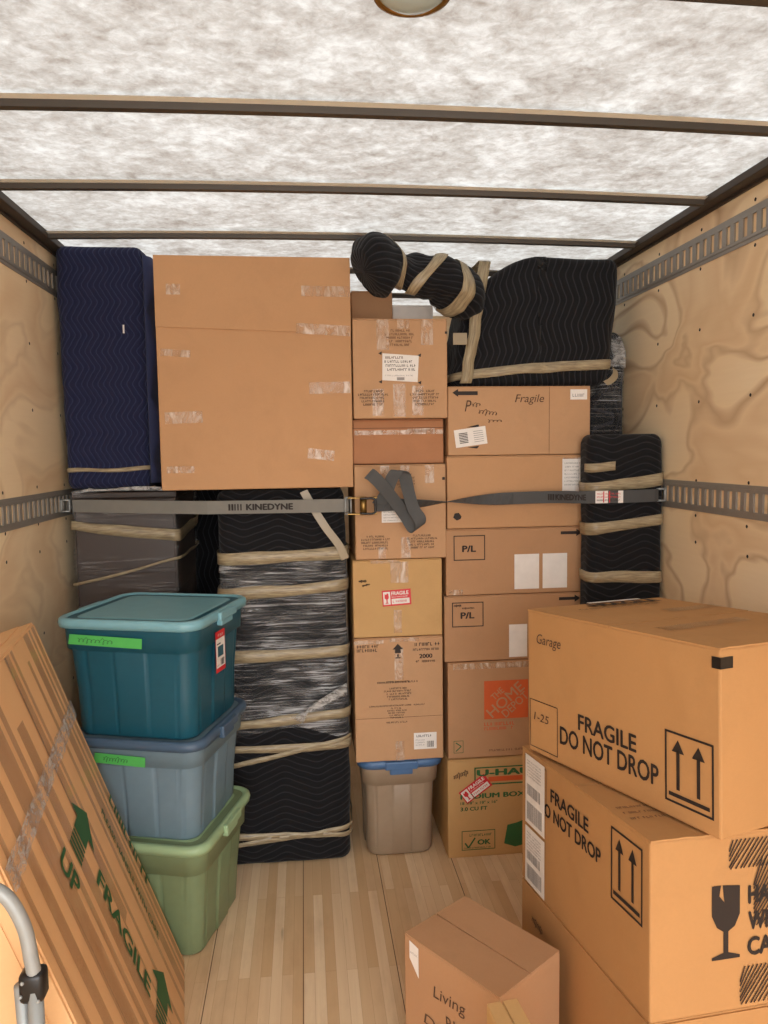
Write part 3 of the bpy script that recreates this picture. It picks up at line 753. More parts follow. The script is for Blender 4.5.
sx0, sy0, sw, sh = W * .335, H * .40, .178, H * .40
d.rect(sx0, sy0, sw, sh, 'ink_orange')
def dtext(t, cx, cy, w_, h_): 
    c = math.cos(.72); s2 = math.sin(.72); d.text(t, cx - w_ / 2 * c + h_ / 2 * s2, cy - w_ / 2 * s2 - h_ / 2 * c, w_, h_, 'cutout', .01, rot=.72, lift=.0008)
dtext('THE', sx0 + sw * .30, sy0 + sh * .66, .055, .026); dtext('HOME', sx0 + sw * .48, sy0 + sh * .50, .175, .044); dtext('DEPOT', sx0 + sw * .70, sy0 + sh * .36, .125, .034)
d.greek(sx0, H * .33, .13, .014, 'ink_orange', 2); d.greek(sx0, H * .285, .12, .012, 'ink_orange', 7)
d.frame(W * .05, H * .06, W * .09, H * .13, .002, 'ink_green'); d.stroke([(W * .07, H * .08), (W * .12, H * .13), (W * .07, H * .17)], .004, 'ink_green')
d.greek(W * .38, H * .06, W * .45, .008, 'ink_soft', 9); d.done('printing', o)
tape_r(o, W, D, H, .05, .93, .9, .06)

def pl_box(z0, z1, x0, x1, label, nlab):
    o, W, D, H = carton(x0, x1, z0, z1, 2.80, .42, 'cb_brown', label)
    d = face(W, D, H, 'front'); d.frame(W * .055, H * .53, W * .225, H * .375, .0035, 'ink')
    d.text('P/L', W * .115, H * .655, W * .10, H * .10, 'ink', .035)
    d.rect(W * .83, H * .885, W * .12, H * .045, 'ink'); d.poly([(W * .945, H * .965), (W * .985, H * .907), (W * .945, H * .85)], 'ink'); d.done('printing', o)
    return o, W, D, H
o, W, D, H = pl_box(.792, 1.053, .533, 1.088, 'lower of the two boxes printed P/L, partly hidden by the front stack', 1)
d = face(W, D, H, 'front', .0016); d.rect(W * .465, H * .04, .073, H * .50, 'paper'); d.rect(W * .64, H * .04, .073, H * .50, 'paper'); d.done('paper_label', o, 'blank white labels')
d = face(W, D, H, 'front'); d.scrawl(W * .065, H * .84, W * .055, .011, 'ink', 3, .0018); d.scrawl(W * .125, H * .80, W * .09, .009, 'ink', 2, .0018); d.done('handwriting', o)
o, W, D, H = pl_box(1.055, 1.315, .541, 1.093, 'upper of the two boxes printed P/L, with two blank white labels', 2)
d = face(W, D, H, 'front', .0016); d.rect(W * .492, H * .07, W * .18, H * .53, 'paper'); d.rect(W * .698, H * .07, W * .18, H * .53, 'paper'); d.done('paper_label', o, 'blank white labels')
tape_r(o, W, D, H, .02, .01, .10, .08)
o, W, D, H = carton(.547, 1.108, 1.317, 1.597, 2.80, .42, 'cb_warm', 'box with a tall white packing slip at its right end, behind the strap')
d = face(W, D, H, 'front'); d.poly([(W * (.07 + .03 * math.cos(a)), H * (.17 + .055 * math.sin(a))) for a in (0, 1.2, 2.2, 3.4, 4.6, 5.6)], 'ink'); d.done('printing', o)
d = face(W, D, H, 'front', .0016); d.rect(W * .815, H * .44, W * .17, H * .50, 'paper')
for k in range(7): d.greek(W * .83, H * (.87 - .05 * k), W * .11, .006, 'ink_grey', k, .0005)
d.frame(W * .93, H * .55, W * .035, H * .25, .001, 'ink_grey', .0005); d.done('packing_slip', o, 'white packing slip')
tape_r(o, W, D, H, .82, .42, .18, .54)
o, W, D, H = carton(.553, 1.116, 1.599, 1.862, 2.80, .42, 'cb_tan', 'box with a black arrow and handwriting, directly under the black draped bundle')
d = face(W, D, H, 'front'); d.poly([(W * .03, H * .91), (W * .07, H * .965), (W * .07, H * .93), (W * .205, H * .93), (W * .205, H * .875), (W * .07, H * .875), (W * .07, H * .85)], 'ink')
d.poly([(W * .125, H * .41), (W * .21, H * .45), (W * .215, H * .41)], 'ink'); d.poly([(W * .13, H * .12), (W * .215, H * .14), (W * .20, H * .10)], 'ink'); d.rect(W * .705, H * .01, .0015, H * .98, 'ink_soft'); d.done('printing', o)
d = face(W, D, H, 'front'); d.text('P', W * .115, H * .64, W * .035, H * .16, 'marker', -.01, shear=.2); d.scrawl(W * .16, H * .70, W * .07, .02, 'marker', 1, .002, .1, 3); d.scrawl(W * .20, H * .60, W * .14, .028, 'marker', 6, .002, -.12, 6); d.scrawl(W * .27, H * .48, W * .11, .014, 'marker', 4, .002, 0, 4)
d.text('Fragile', W * .46, H * .73, W * .20, H * .15, 'marker', -.012, shear=.25); d.done('handwriting', o)
d = face(W, D, H, 'front', .0018); c_ = (W * .155, H * .27)
def rq(d, cx, cy, x, y, w_, h_, a, m, lift): 
    c, sn = math.cos(a), math.sin(a); d.poly([(cx + p * c - q * sn, cy + p * sn + q * c) for p, q in ((x, y), (x + w_, y), (x + w_, y + h_), (x, y + h_))], m, lift)
rq(d, *c_, -.062, -.034, .124, .068, .13, 'paper', 0)
for k in range(7): rq(d, *c_, -.045, -.020 + k * .006, .034, .003, .13, 'ink', .0005)
for k in range(6): rq(d, *c_, .012, -.022 + k * .008, .038, .002, .13, 'ink_grey', .0005)
d.done('shipping_label', o, 'tilted white shipping label')
d = face(W, D, H, 'front', .0016); d.rect(W * .855, H * .80, W * .12, H * .15, 'paper'); d.greek(W * .87, H * .84, W * .09, .012, 'ink_grey', 3, .0005); d.done('paper_label', o, 'small white label')

# ================================================================== black draped bundle with a rolled arm, top right
t = thing('wrapped_furniture', 'black quilted blanket bundle with a rolled lumpy arm lying on the right box column', 'wrapped furniture', (.918, 2.99, 1.866))
def tp(q):
    f = q.z / .50; u = (q.x + .33) / .66
    x = q.x + ((-.040 + .062 * f) * min(1, q.x / .25) if q.x > 0 else .055 * f); z = q.z * (1 - .06 * (1 - u)) + (.012 * math.sin(u * 5) * f) - .02 * (1 - f) * 0
    if u < .5: z -= f * .30 * (.5 - u) ** 2 / .5
    return Vector((x, q.y + .05 * f, z))
s = Soft(.672, .30, .525, .05, .05, .012, 41, 150, tp); s.body('moving_blanket', 'blackv', t, 44)
s.band('tape_band', 'tantape', t, .075, .042, .05, .02, off=.006, seed=5, label='tan tape band')
def vband(x, w_, name='tape_band', lean=.10):
    bm = bmesh.new(); uvl = bm.loops.layers.uv.new('uv'); pr = None; path = []
    for i in range(30): path.append((-.160 + .05 * (i / 29), .01 + .470 * i / 29))
    for i in range(10): path.append((-.110 + .024 * (i + 1), .492))
    for i, (y, z) in enumerate(path):
        wob = .006 * noise.noise(Vector((i * .3, x, 0))); xx = x + lean * (z - .25) + wob
        y2 = y - (.008 if z < .46 else 0)
        c = [bm.verts.new((xx - w_ / 2, y2, z)), bm.verts.new((xx + w_ / 2, y2, z))]
        if pr:
            f = bm.faces.new((pr[0], pr[1], c[1], c[0]))
            for lp, uv in zip(f.loops, ((0, i * .01), (.04, i * .01), (.04, i * .01 + .01), (0, i * .01 + .01))): lp[uvl].uv = (uv[1], uv[0])
        pr = c
    o = obj(name, bm, ['tantape'], t, True); o.modifiers.new('thickness', 'SOLIDIFY').thickness = .002; o['label'] = 'tan tape band'; return o
vband(-.245, .045, lean=.19)
bm = bmesh.new(); bx(bm, (-.340, -.172, .155), (-.285, -.166, .20), bev=.002); o = obj('tape_strip', bm, ['tantape'], t); o['label'] = 'short tan tape strip'
bm = bmesh.new(); pr = None
for q in spline([(.318, -.140, .065), (.312, -.158, .04), (.290, -.166, .018), (.268, -.166, .008)], 5):
    c = [bm.verts.new(q + Vector((-.010, 0, .008))), bm.verts.new(q + Vector((.010, 0, -.008)))]
    if pr: bm.faces.new((pr[0], pr[1], c[1], c[0]))
    pr = c
o = obj('tape_strip', bm, ['tantape'], t); o.modifiers.new('thickness', 'SOLIDIFY').thickness = .002
# the rolled arm, one lumpy continuous skin, with diagonal tape bands
path = spline([(-.265, -.07, .345), (-.325, -.13, .372), (-.395, -.165, .398), (-.46, -.17, .412), (-.53, -.165, .428), (-.595, -.19, .440), (-.640, -.235, .430), (-.690, -.262, .402)], 10)
def rad(f):
    pts = [(0, .10), (.10, .115), (.22, .095), (.30, .080), (.42, .083), (.52, .086), (.60, .080), (.66, .090), (.76, .112), (.88, .116), (.96, .088), (1.0, .02)]
    for (a, ra), (b, rb) in zip(pts, pts[1:]):
        if f <= b: q = (f - a) / (b - a); q = q * q * (3 - 2 * q); return ra + (rb - ra) * q
    return .02
def arm_pt(i, k, n, off=0):
    f = i / (len(path) - 1); p = path[i]; a = (path[min(i + 1, len(path) - 1)] - path[max(0, i - 1)]).normalized()
    b = a.cross(Vector((0, 0, 1))).normalized(); c = b.cross(a).normalized(); th = 2 * math.pi * k / n
    r_ = rad(f) * .92; q = p + (b * math.cos(th) * .92 + c * math.sin(th)) * r_
    tw = math.sin(th * 2 + f * 13) * .008 + .02 * noise.noise(q * 9) + .008 * noise.noise(q * 22)
    return p + (b * math.cos(th) * .92 + c * math.sin(th)) * (r_ + tw + off)
bm = bmesh.new(); uvl = bm.loops.layers.uv.new('uv'); n = 48
rings = [[bm.verts.new(arm_pt(i, k, n)) for k in range(n)] for i in range(len(path))]
for i in range(len(path) - 1):
    for k in range(n):
        f = bm.faces.new((rings[i][k], rings[i][(k + 1) % n], rings[i + 1][(k + 1) % n], rings[i + 1][k])); f.smooth = True
        for lp, (a, b) in zip(f.loops, ((i, k), (i, k + 1), (i + 1, k + 1), (i + 1, k))): lp[uvl].uv = (b * .0125, a * .0066)
bm.faces.new(rings[-1]); bm.faces.new(rings[0][::-1])
obj('rolled_arm', bm, ['blackv'], t)
def arm_band(i0, skew, w_):
    bm = bmesh.new(); uvl = bm.loops.layers.uv.new('uv'); pr = None; m_n = len(path) - 1
    def at(fi, k):
        fi = max(0, min(m_n - .001, fi)); i = int(fi); q = fi - i
        return arm_pt(i, k, n, .006) * (1 - q) + arm_pt(i + 1, k, n, .006) * q
    for k in range(n + 1):
        fc = i0 + skew * math.sin(2 * math.pi * k / n)
        c = [bm.verts.new(at(fc - w_ + w_ * j / 2, k)) for j in range(5)]
        if pr:
            for j in range(4):
                f = bm.faces.new((pr[j], pr[j + 1], c[j + 1], c[j])); f.smooth = True
                for lp, (a, b) in zip(f.loops, ((k - 1, j), (k - 1, j + 1), (k, j + 1), (k, j))): lp[uvl].uv = (a * .0125, b * .01)
        pr = c
    o = obj('tape_band', bm, ['tantape'], t); o.modifiers.new('thickness', 'SOLIDIFY').thickness = .0015; o['label'] = 'tan tape band'
arm_band(45, 3.5, 2.6); arm_band(28, -6, 2.6); arm_band(12, 2, 2.2)
# ================================================================== PLASTIC TOTES
def tote(name_label, loc, yaw, W, D, H, body, lid, ribs=True, lidH=.030, handle=True, taper=.045):
    t = thing('storage_tote', name_label, 'storage tote', loc, (0, 0, yaw), 'plastic storage totes with lids')
    n = 240; bm = bmesh.new(); rings = []
    secs = {}
    def ring(z, inset, groove):
        sec, T = rrect(W - 2 * inset, D - 2 * inset, max(.02, .062 - inset * .3), n); r_ = []
        for x, y, nx, ny, a in sec:
            g = 0
            if groove:
                for c0, ax, half in ((x, ny, W), (y, nx, D)):
                    if abs(ax) > .9:
                        for q in (-.30, -.10, .13, .32):
                            dd = abs(c0 / half - q)
                            if dd < .008: g = .008 * (1 - dd / .008)
                        if -.10 < c0 / half < .13: g -= .005
            r_.append(bm.verts.new((x + nx * -g, y + ny * -g, z)))
        return r_
    zb = .0; skirt = H * .74
    for z, ins, gr in ((.006, taper + .012, 0), (.0, taper + .018, 0), (.004, taper + .006, 0), (.014, taper, 1), (skirt * .5, (taper + .022) / 2 + .004, 1), (skirt - .008, .024, 1), (skirt - .002, .023, 0), (skirt, .013, 0), (H - lidH * .8, .009, 0), (H - .006, .007, 0)):
        rings.append(ring(z, ins, gr))
    for r0, r1 in zip(rings, rings[1:]):
        for k in range(n): bm.faces.new((r0[k], r0[(k + 1) % n], r1[(k + 1) % n], r1[k])).smooth = True
    bm.faces.new(rings[1][::-1] if False else rings[0]); bm.faces.new(rings[-1])
    b = obj('body', bm, [body], t); 
    # lid
    bm = bmesh.new(); rings = []
    for z, ins in ((H - lidH, .004), (H - lidH, -.004), (H - lidH * .55, -.007), (H - .006, -.005), (H - .001, .001), (H, .006), (H - .001, .014), (H - .009, .020), (H - .010, .034), (H - .004, .048), (H - .004, .056), (H - .004, .10)):
        sec, T = rrect(W - 2 * ins, D - 2 * ins, max(.012, .062 - ins * .6), 120); rings.append([bm.verts.new((x, y, z)) for x, y, *_ in sec])
    for r0, r1 in zip(rings, rings[1:]):
        for k in range(120): bm.faces.new((r0[k], r0[(k + 1) % 120], r1[(k + 1) % 120], r1[k])).smooth = True
    bm.faces.new(rings[-1]); bm.faces.new(rings[0][::-1])
    obj('lid', bm, [lid], t)['label'] = 'snap-on lid with raised rim'
    if handle:
        for sg in (-1, 1):
            bm = bmesh.new(); x = sg * W / 2
            bx(bm, (min(x, x + sg * .017), -.065, H - lidH * 1.05), (max(x, x + sg * .017), .065, H - .003), bev=.005)
            bx(bm, (min(x - sg * .010, x + sg * .010), -.045, H - lidH * 1.7), (max(x - sg * .010, x + sg * .010), .045, H - lidH * .9), bev=.004)
            obj('handle', bm, [lid], t)
    return t, b
YW = -.288
cx_, cy_ = -.485, 2.525
tg, _ = tote('green lidded storage tote on the floor, lowest of the three stacked', (cx_, cy_, 0), YW, .440, .440, .396, 'sage', 'sage_lid')
tm, _ = tote('slate blue storage tote with green tape strip, middle of the three stacked', (cx_ - .008, cy_ + .004, .389), YW + .01, .450, .440, .342, 'slate', 'slate_lid', taper=.04)
tt, _ = tote('dark teal storage tote with pale lid, topmost of the three stacked', (cx_ - .014, cy_ + .0, .724), YW - .01, .480, .448, .389, 'teal', 'teal_lid', taper=.038)
def tape_on(t, W, D, x, z, l, h, seed, rot):
    d = Decal((-W / 2, -D / 2, 0), (1, 0, 0), (0, -.00, 1), .0012); c, sn = math.cos(rot), math.sin(rot)
    d.poly([(x, z), (x + l, z + l * rot), (x + l + .002, z + h + l * rot), (x + .006, z + h)], 'greentape'); d.scrawl(x + .03, z + .006, l * .5, h * .7, 'ink_green', seed, .0016, rot, 9)
    o = d.done('masking_tape_label', t, 'green masking tape with handwriting'); return o
tape_on(tt, .480 - .010, .448 - .012, .045, .308, .250, .032, 2, -.03)
tape_on(tm, .450 - .010, .440 - .012, .085, .262, .175, .032, 5, -.04)
# product sticker on the right side of the teal tote
d = Decal((.480 / 2 - .007, -.448 / 2, 0), (0, 1, 0), (0, 0, 1), .002)
d.rect(.155, .185, .075, .135, 'ink_red'); d.rect(.158, .200, .069, .095, 'paper', .0004); d.rect(.170, .235, .044, .035, 'teal', .0008); d.rect(.163, .276, .030, .004, 'ink', .0008)
d.greek(.165, .302, .05, .008, 'paper', 4, .0008); d.barcode(.190, .204, .030, .022, seed=2, lift=.0008); d.greek(.162, .206, .022, .005, 'ink_grey', 3, .0008)
d.done('product_sticker', tt, 'red and white product sticker')
# taupe tote under the 2000 box
tote('taupe storage tote with blue lid on the floor under the box marked 2000', (.356, 2.79 + .20, 0), -math.pi / 2, .38, .330, .410, 'taupe', 'denim_lid', lidH=.034, taper=.032)

# ================================================================== LEANING FLAT CARTON, lower left
P0 = Vector((-.414, 2.305, 0)); Dv = Vector((-.155, .988, 0)).normalized(); T0 = Vector((-.801, 2.252, 1.131))
Uv = (T0 - P0); Lh = Uv.length; Uv.normalize(); Uv = (Uv - Dv * Uv.dot(Dv)).normalized(); Nv = Dv.cross(Uv).normalized()
TH = .12; WB = .895
Mx = Matrix(((Dv.x, -Nv.x, Uv.x), (Dv.y, -Nv.y, Uv.y), (Dv.z, -Nv.z, Uv.z)))    # local x away from the camera, y into the board, z up its slope
pb = thing('mirror_carton', 'large flat taped carton leaning on the left wall, marked UP and FRAGILE', 'box', P0)
pb.matrix_world = Matrix.Translation(P0) @ Mx.to_4x4()
bm = bmesh.new(); vs = {}                     # the foot is cut level so that the carton stands flat on the floor
for x in (-WB, 0):
    for y in (0, TH):
        vs[x, y, 0] = bm.verts.new((x, y, y * Nv.z / Uv.z)); vs[x, y, 1] = bm.verts.new((x, y, Lh))
q = lambda *k: bm.faces.new([vs[i] for i in k])
q((0, 0, 0), (-WB, 0, 0), (-WB, 0, 1), (0, 0, 1)); q((0, TH, 0), (0, TH, 1), (-WB, TH, 1), (-WB, TH, 0)); q((0, 0, 1), (-WB, 0, 1), (-WB, TH, 1), (0, TH, 1))
q((0, 0, 0), (0, TH, 0), (-WB, TH, 0), (-WB, 0, 0)); q((0, 0, 0), (0, 0, 1), (0, TH, 1), (0, TH, 0)); q((-WB, 0, 0), (-WB, TH, 0), (-WB, TH, 1), (-WB, 0, 1))
bmesh.ops.recalc_face_normals(bm, faces=bm.faces[:]); bmesh.ops.bevel(bm, geom=bm.edges[:], offset=.004, segments=2, affect='EDGES')
M['cb_mirror'] = cardboard('cardboard_mirror', (232, 186, 136))
obj('carton_body', bm, ['cb_mirror'], pb)
bm = bmesh.new(); bx(bm, (-WB + .002, .004, Lh), (-.002, TH * .48, Lh + .004)); obj('top_flap', bm, ['cb_mirror'], pb)
bm = bmesh.new(); bx(bm, (-WB + .002, TH * .52, Lh + .0015), (-.002, TH - .002, Lh + .0055), Mx=Matrix.Rotation(.02, 4, 'X')); obj('top_flap', bm, ['cb_mirror'], pb)
bm = bmesh.new(); bx(bm, (-WB - .004, .004, .05), (-WB, TH * .30, Lh - .01), bev=.001); obj('side_flap', bm, ['cb_mirror'], pb)
bm = bmesh.new(); bx(bm, (-WB - .003, TH * .34, .05), (-WB, TH * .98, Lh - .01), bev=.001); obj('side_flap', bm, ['cb_mirror'], pb)
rd = random.Random(5)
def board(off): return Decal((-WB, 0, 0), (1, 0, 0), (0, 0, 1), off)
def strip(x, w_, z0, z1, mat, off, lean_=0):      # x = distance from the far edge
    d = board(off); a = WB - x
    d.poly([(a - w_, z0), (a, z0), (a - lean_, z1), (a - w_ - lean_, z1)], mat); return d.done('packing_tape', pb, 'brown packing tape')
for i, (x, w_, z0, z1) in enumerate(((.022, .030, 0, 1), (.070, .018, 0, 1), (.105, .052, 0, 1), (.192, .022, 0, .95), (.300, .020, 0, 1), (.335, .045, .35, 1), (.385, .012, 0, 1), (.455, .060, 0, .88), (.540, .030, 0, 1), (.600, .070, 0, 1), (.665, .016, 0, 1), (.740, .050, 0, 1), (.840, .022, 0, 1))):
    strip(x, w_, .004 + z0 * Lh, (Lh - .004) * z1, 'browntape', .0012 + .00012 * i, rd.uniform(-.012, .012))
bm = bmesh.new(); n_ = 60; pr = None                          # crinkled clear band across the middle
for i in range(n_ + 1):
    x = (WB + .002) * i / n_ - .001; c = []
    for j in range(7):
        z = .885 + .03 * (x / WB) + (.050 + .012 * noise.noise(Vector((x * 9, 0, 3)))) * (j / 6 - .5)
        c.append(bm.verts.new((x - WB, -.005 - .006 * abs(noise.noise(Vector((x * 30, z * 45, 1)))), z)))
    if pr:
        for j in range(6): bm.faces.new((pr[j], pr[j + 1], c[j + 1], c[j]))
    pr = c
o = obj('clear_tape_band', bm, ['crinkle'], pb, True); o['label'] = 'crinkled clear tape band'
# printing reads down the length of the carton, letters' feet towards the camera end
def pd(): return Decal((0, 0, Lh), (0, 0, -1), (1, 0, 0), .0030)
def W2(dd, uu): return (Lh - uu, dd)
d = pd(); x_, y_ = W2(-.632, .762); d.text('UP', x_, y_, .100, .072, 'ink_green', .02); d.done('printing', pb, 'green lettering UP')
def up_arrow(d, ax, ay, k=1.0):
    for q_ in range(4): d.rect(ax - .036 * k, ay - .075 * k + q_ * .019 * k, .072 * k, .010 * k, 'ink_green')
    d.poly([(ax - .036 * k, ay + .002), (ax + .036 * k, ay + .002), (ax + .036 * k, ay + .055 * k), (ax + .075 * k, ay + .055 * k), (ax, ay + .135 * k), (ax - .075 * k, ay + .055 * k), (ax - .036 * k, ay + .055 * k)], 'ink_green')
ax, ay = W2(-.435, .710); d = pd(); up_arrow(d, ax, ay); d.done('printing', pb, 'green up arrow')
x_, y_ = W2(-.462, .598); d = pd(); d.text('FRAGILE', x_, y_, .350, .066, 'ink_green', .025); d.done('printing', pb, 'green lettering FRAGILE')
x_, y_ = W2(-.180, .645); d = pd(); d.text('PLEASE HANDLE WITH CARE', x_, y_, .43, .030, 'ink_green', .01); d.done('printing', pb, 'green small lettering')
x_, y_ = W2(-.055, .620); d = pd(); d.greek(x_, y_, .34, .045, 'ink_green', 4); d.done('printing', pb, 'green lettering near the far edge')
ax, ay = W2(-.400, .17); d = pd(); up_arrow(d, ax, ay); d.done('printing', pb, 'lower green up arrow')

# ================================================================== ALUMINIUM STEP LADDER, lower left corner
ld = thing('step_ladder', 'grey aluminium step ladder with bent tube handle in the lower left corner', 'ladder', (-.66, 1.22, 0))
def lx(p): return (p[0] + .66, p[1] - 1.22, p[2])
arch = spline([lx(p) for p in ((-.846, 1.25, .66), (-.838, 1.25, .80), (-.815, 1.25, .862), (-.765, 1.25, .900), (-.66, 1.25, .912), (-.565, 1.25, .905), (-.517, 1.25, .887), (-.488, 1.25, .83), (-.478, 1.25, .765), (-.472, 1.25, .715))], 6)
bm = bmesh.new(); tube(bm, arch, .0118, 14); obj('handle', bm, ['alu'], ld, True)
for sg, xx in ((1, -.474), (-1, -.846)):
    bm = bmesh.new(); tube(bm, [lx((xx + .000 * sg, 1.248, .715)), lx((xx + .030 * sg, 1.16, .02))], .0128, 14); obj('leg', bm, ['alu'], ld, True)
    bm = bmesh.new(); tube(bm, [lx((xx - .028 * sg, 1.262, .715)), lx((xx - .034 * sg, 1.325, .02))], .0118, 14); obj('leg', bm, ['alu'], ld, True)
    for (a, b) in ((xx + .030 * sg, 1.16), (xx - .034 * sg, 1.325)):
        bm = bmesh.new(); tube(bm, [lx((a, b, 0)), lx((a, b, .03))], .016, 12); obj('rubber_foot', bm, ['blackplastic'], ld, True)
    bm = bmesh.new(); c0 = lx((xx - .004 * sg, 1.252, .722)); bx(bm, (c0[0] - .021, c0[1] - .016, c0[2] - .027), (c0[0] + .021, c0[1] + .020, c0[2] + .026), bev=.009)
    br = obj('hinge_bracket', bm, ['blackplastic'], ld, True)
    for a, b in ((-.012, .014), (-.016, -.010), (.012, -.020)):
        bm = bmesh.new(); bmesh.ops.create_icosphere(bm, subdivisions=2, radius=.0034); rv = obj('rivet', bm, ['alu'], br, True); rv.location = (c0[0] + a, c0[1] - .0165, c0[2] + b)
for z, y0, y1 in ((.25, 1.14, 1.22), (.50, 1.17, 1.26)):
    bm = bmesh.new(); bx(bm, lx((-.862, y0, z - .012)), lx((-.458, y1, z + .012)), bev=.004); obj('step', bm, ['alu'], ld)
d = Decal((-.66 + .66, 0, 0), (1, 0, 0), (0, 0, 1), 0)

# ================================================================== FRONT RIGHT STACK
def stack_carton(near, yaw, px, py, L, W, H, mat, label):
    """near = lower corner closest to the camera; the long side L runs away from it"""
    Rm = Matrix.Rotation(yaw, 3, 'Z') @ Matrix.Rotation(px, 3, 'X') @ Matrix.Rotation(py, 3, 'Y')
    c = Vector(near) + Rm @ Vector((W / 2, L / 2, 0))
    bm = bmesh.new(); bx(bm, (-W / 2, -L / 2, 0), (W / 2, L / 2, H - .005), bev=.005)
    o = obj('cardboard_box', bm, mat); o.matrix_world = Matrix.Translation(c) @ Rm.to_4x4()
    return tag(o, label, 'box', 'cardboard boxes stacked at the front right'), Rm, c
def corner_wear(o, W, L, H, mat, seed=0):
    rd = random.Random(seed)
    for (x0, y0, x1, y1) in ((-W / 2, -L / 2, W / 2, -.003), (-W / 2, .003, W / 2, L / 2)):
        bm = bmesh.new(); n_ = 18; pr = None
        for i in range(n_ + 1):
            x = x0 + (x1 - x0) * i / n_; wv = .0028 * noise.noise(Vector((i * .8 + seed, y0, 0))); c = []
            for y, e in ((y0, 1 if y0 < 0 - .01 else 0), ((y0 + y1) / 2, 0), (y1, 1 if y1 > .01 else 0)):
                c.append(bm.verts.new((x, y + e * wv * 1.2 * (-1 if y < 0 else 1), H - .0042 + abs(wv) * .9)))
            if pr:
                for j in range(2): bm.faces.new((pr[j], pr[j + 1], c[j + 1], c[j]))
            pr = c
        f = obj('top_flap', bm, mat, o); md = f.modifiers.new('thickness', 'SOLIDIFY'); md.thickness = .004; md.offset = 0
def print_side(d, L, ox, oy, frag):
    """FRAGILE / DO NOT DROP block and the two-arrow square, s = distance from the far end"""
    k = L / .643
    (x, y, w_, h_) = frag[0]; d.text('FRAGILE', x, y, w_, h_, 'ink', .045)
    (x, y, w_, h_) = frag[1]; d.text('DO NOT DROP', x, y, w_, h_, 'ink', .045)
def arrows(d, x, y, w_, h_):
    d.frame(x, y, w_, h_, .005, 'ink'); d.rect(x + w_ * .08, y + h_ * .09, w_ * .84, h_ * .055, 'ink')
    for f in (.28, .70):
        c = x + w_ * f; d.rect(c - .0045, y + h_ * .20, .009, h_ * .56, 'ink'); d.poly([(c - w_ * .13, y + h_ * .72), (c + w_ * .13, y + h_ * .72), (c, y + h_ * .90)], 'ink')
# second box
LB, WBx, HB = .644, .50, .378
oB, RB, cB = stack_carton((.6813, 1.362, .4387), .123, -.078, .0358, LB, WBx, HB, 'cb_front', 'front right box with two long white labels and scribbled-over glass symbol, second from top')
corner_wear(oB, WBx, LB, HB, 'cb_front', 4)
d = face(WBx, LB, HB, 'left', .0016)
d.text('FRAGILE', LB - .455, .285, .203, .036, 'ink', .025); d.text('DO NOT DROP', LB - .525, .236, .330, .036, 'ink', .025)
arrows(d, LB - .151, .185, .125, .163); d.frame(LB - .62, .235, .14, .125, .002, 'ink_soft'); d.done('printing', oB)
d = face(WBx, LB, HB, 'left', .0032)
for y0, y1 in ((.172, .366), (.006, .163)):
    d.rect(LB - .612, y0, .124, y1 - y0, 'paper'); 
    for k in range(6): d.greek(LB - .60, y1 - .018 - k * .0085, .09, .0045, 'ink_grey', k, .0006)
    d.barcode(LB - .60, y0 + .012, .095, (y1 - y0) * .26, 'ink_grey', int(y0 * 100) + 3); d.barcode(LB - .60, y0 + (y1 - y0) * .42, .085, (y1 - y0) * .16, 'ink_grey', 9)
d.done('shipping_label', oB, 'long white shipping labels')
d = face(WBx, LB, HB, 'front', .0016)
# wine-glass symbol, cracked, and HANDLE WITH CARE partly scribbled out
gx = .178
d.poly([(gx - .034, .268), (gx - .012, .268), (gx - .016, .246), (gx - .004, .232), (gx - .008, .268), (gx + .034, .264), (gx + .034, .205), (gx + .022, .180), (gx + .006, .170), (gx + .006, .126), (gx + .034, .118), (gx + .034, .112), (gx - .034, .112), (gx - .034, .118), (gx - .006, .126), (gx - .006, .170), (gx - .022, .180), (gx - .034, .205)], 'ink')
d.text('HANDLE', .232, .222, .150, .040, 'ink', .045); d.text('WITH', .232, .166, .100, .040, 'ink', .045); d.text('CARE', .230, .112, .110, .040, 'ink', .045); d.done('printing', oB)
d = face(WBx, LB, HB, 'front', .0024); rd = random.Random(9)
for (ax, ay, aw, ah) in ((.185, .30, .20, .062), (.245, .175, .13, .145), (.212, .012, .17, .080)):
    x = ax - ah * .6
    while x < ax + aw:
        j = rd.uniform(-.002, .002); x0 = max(ax, x + j); y0 = ay + max(0, (ax - x - j)) / .6 * .6 if x < ax else ay
        x1 = min(ax + aw, x + ah * .75); y1 = ay + ah if x + ah * .75 <= ax + aw else ay + (ax + aw - x) / .75
        if x1 > x0 + .004: d.stroke([(x0, y0), (x1, y1)], .0032, 'ink', .0004)
        x += .0105
d.done('marker_scribble', oB, 'black diagonal marker scribble')
d = face(WBx, LB, HB, 'top', .0012)
for k_ in range(3): d.greek(.02, .10 + k_ * .03, .24, .010, 'ink_soft', k_ + 3)
d.done('printing', oB)
# top box
LA, WA, HA = .643, .50, .3975
oA, RA, cA = stack_carton((.8325, 1.372, .8150), .3451, -.0614, .0336, LA, WA, HA, 'cb_front', 'topmost front right box printed FRAGILE DO NOT DROP with two arrows')
corner_wear(oA, WA, LA, HA, 'cb_front', 1)
k = 1.046; d = face(WA, LA, HA, 'left', .0016); S = lambda b: LA - b * k
d.text('FRAGILE', S(.413), .107 * k, .193 * k, .040 * k, 'ink', .025); d.text('DO NOT DROP', S(.482), .053 * k, .326 * k, .046 * k, 'ink', .025)
arrows(d, S(.139), .034 * k, .124 * k, .150 * k); d.frame(S(.605), .014 * k, .114 * k, .127 * k, .0022, 'ink'); d.done('printing', oA)
d = face(WA, LA, HA, 'left', .0016)
d.text('Garage', S(.578), .285 * k, .098 * k, .036, 'marker', -.014, shear=.2); d.text('1-25', S(.588), .088 * k, .062, .022, 'marker', -.012, shear=.2); d.done('handwriting', oA)
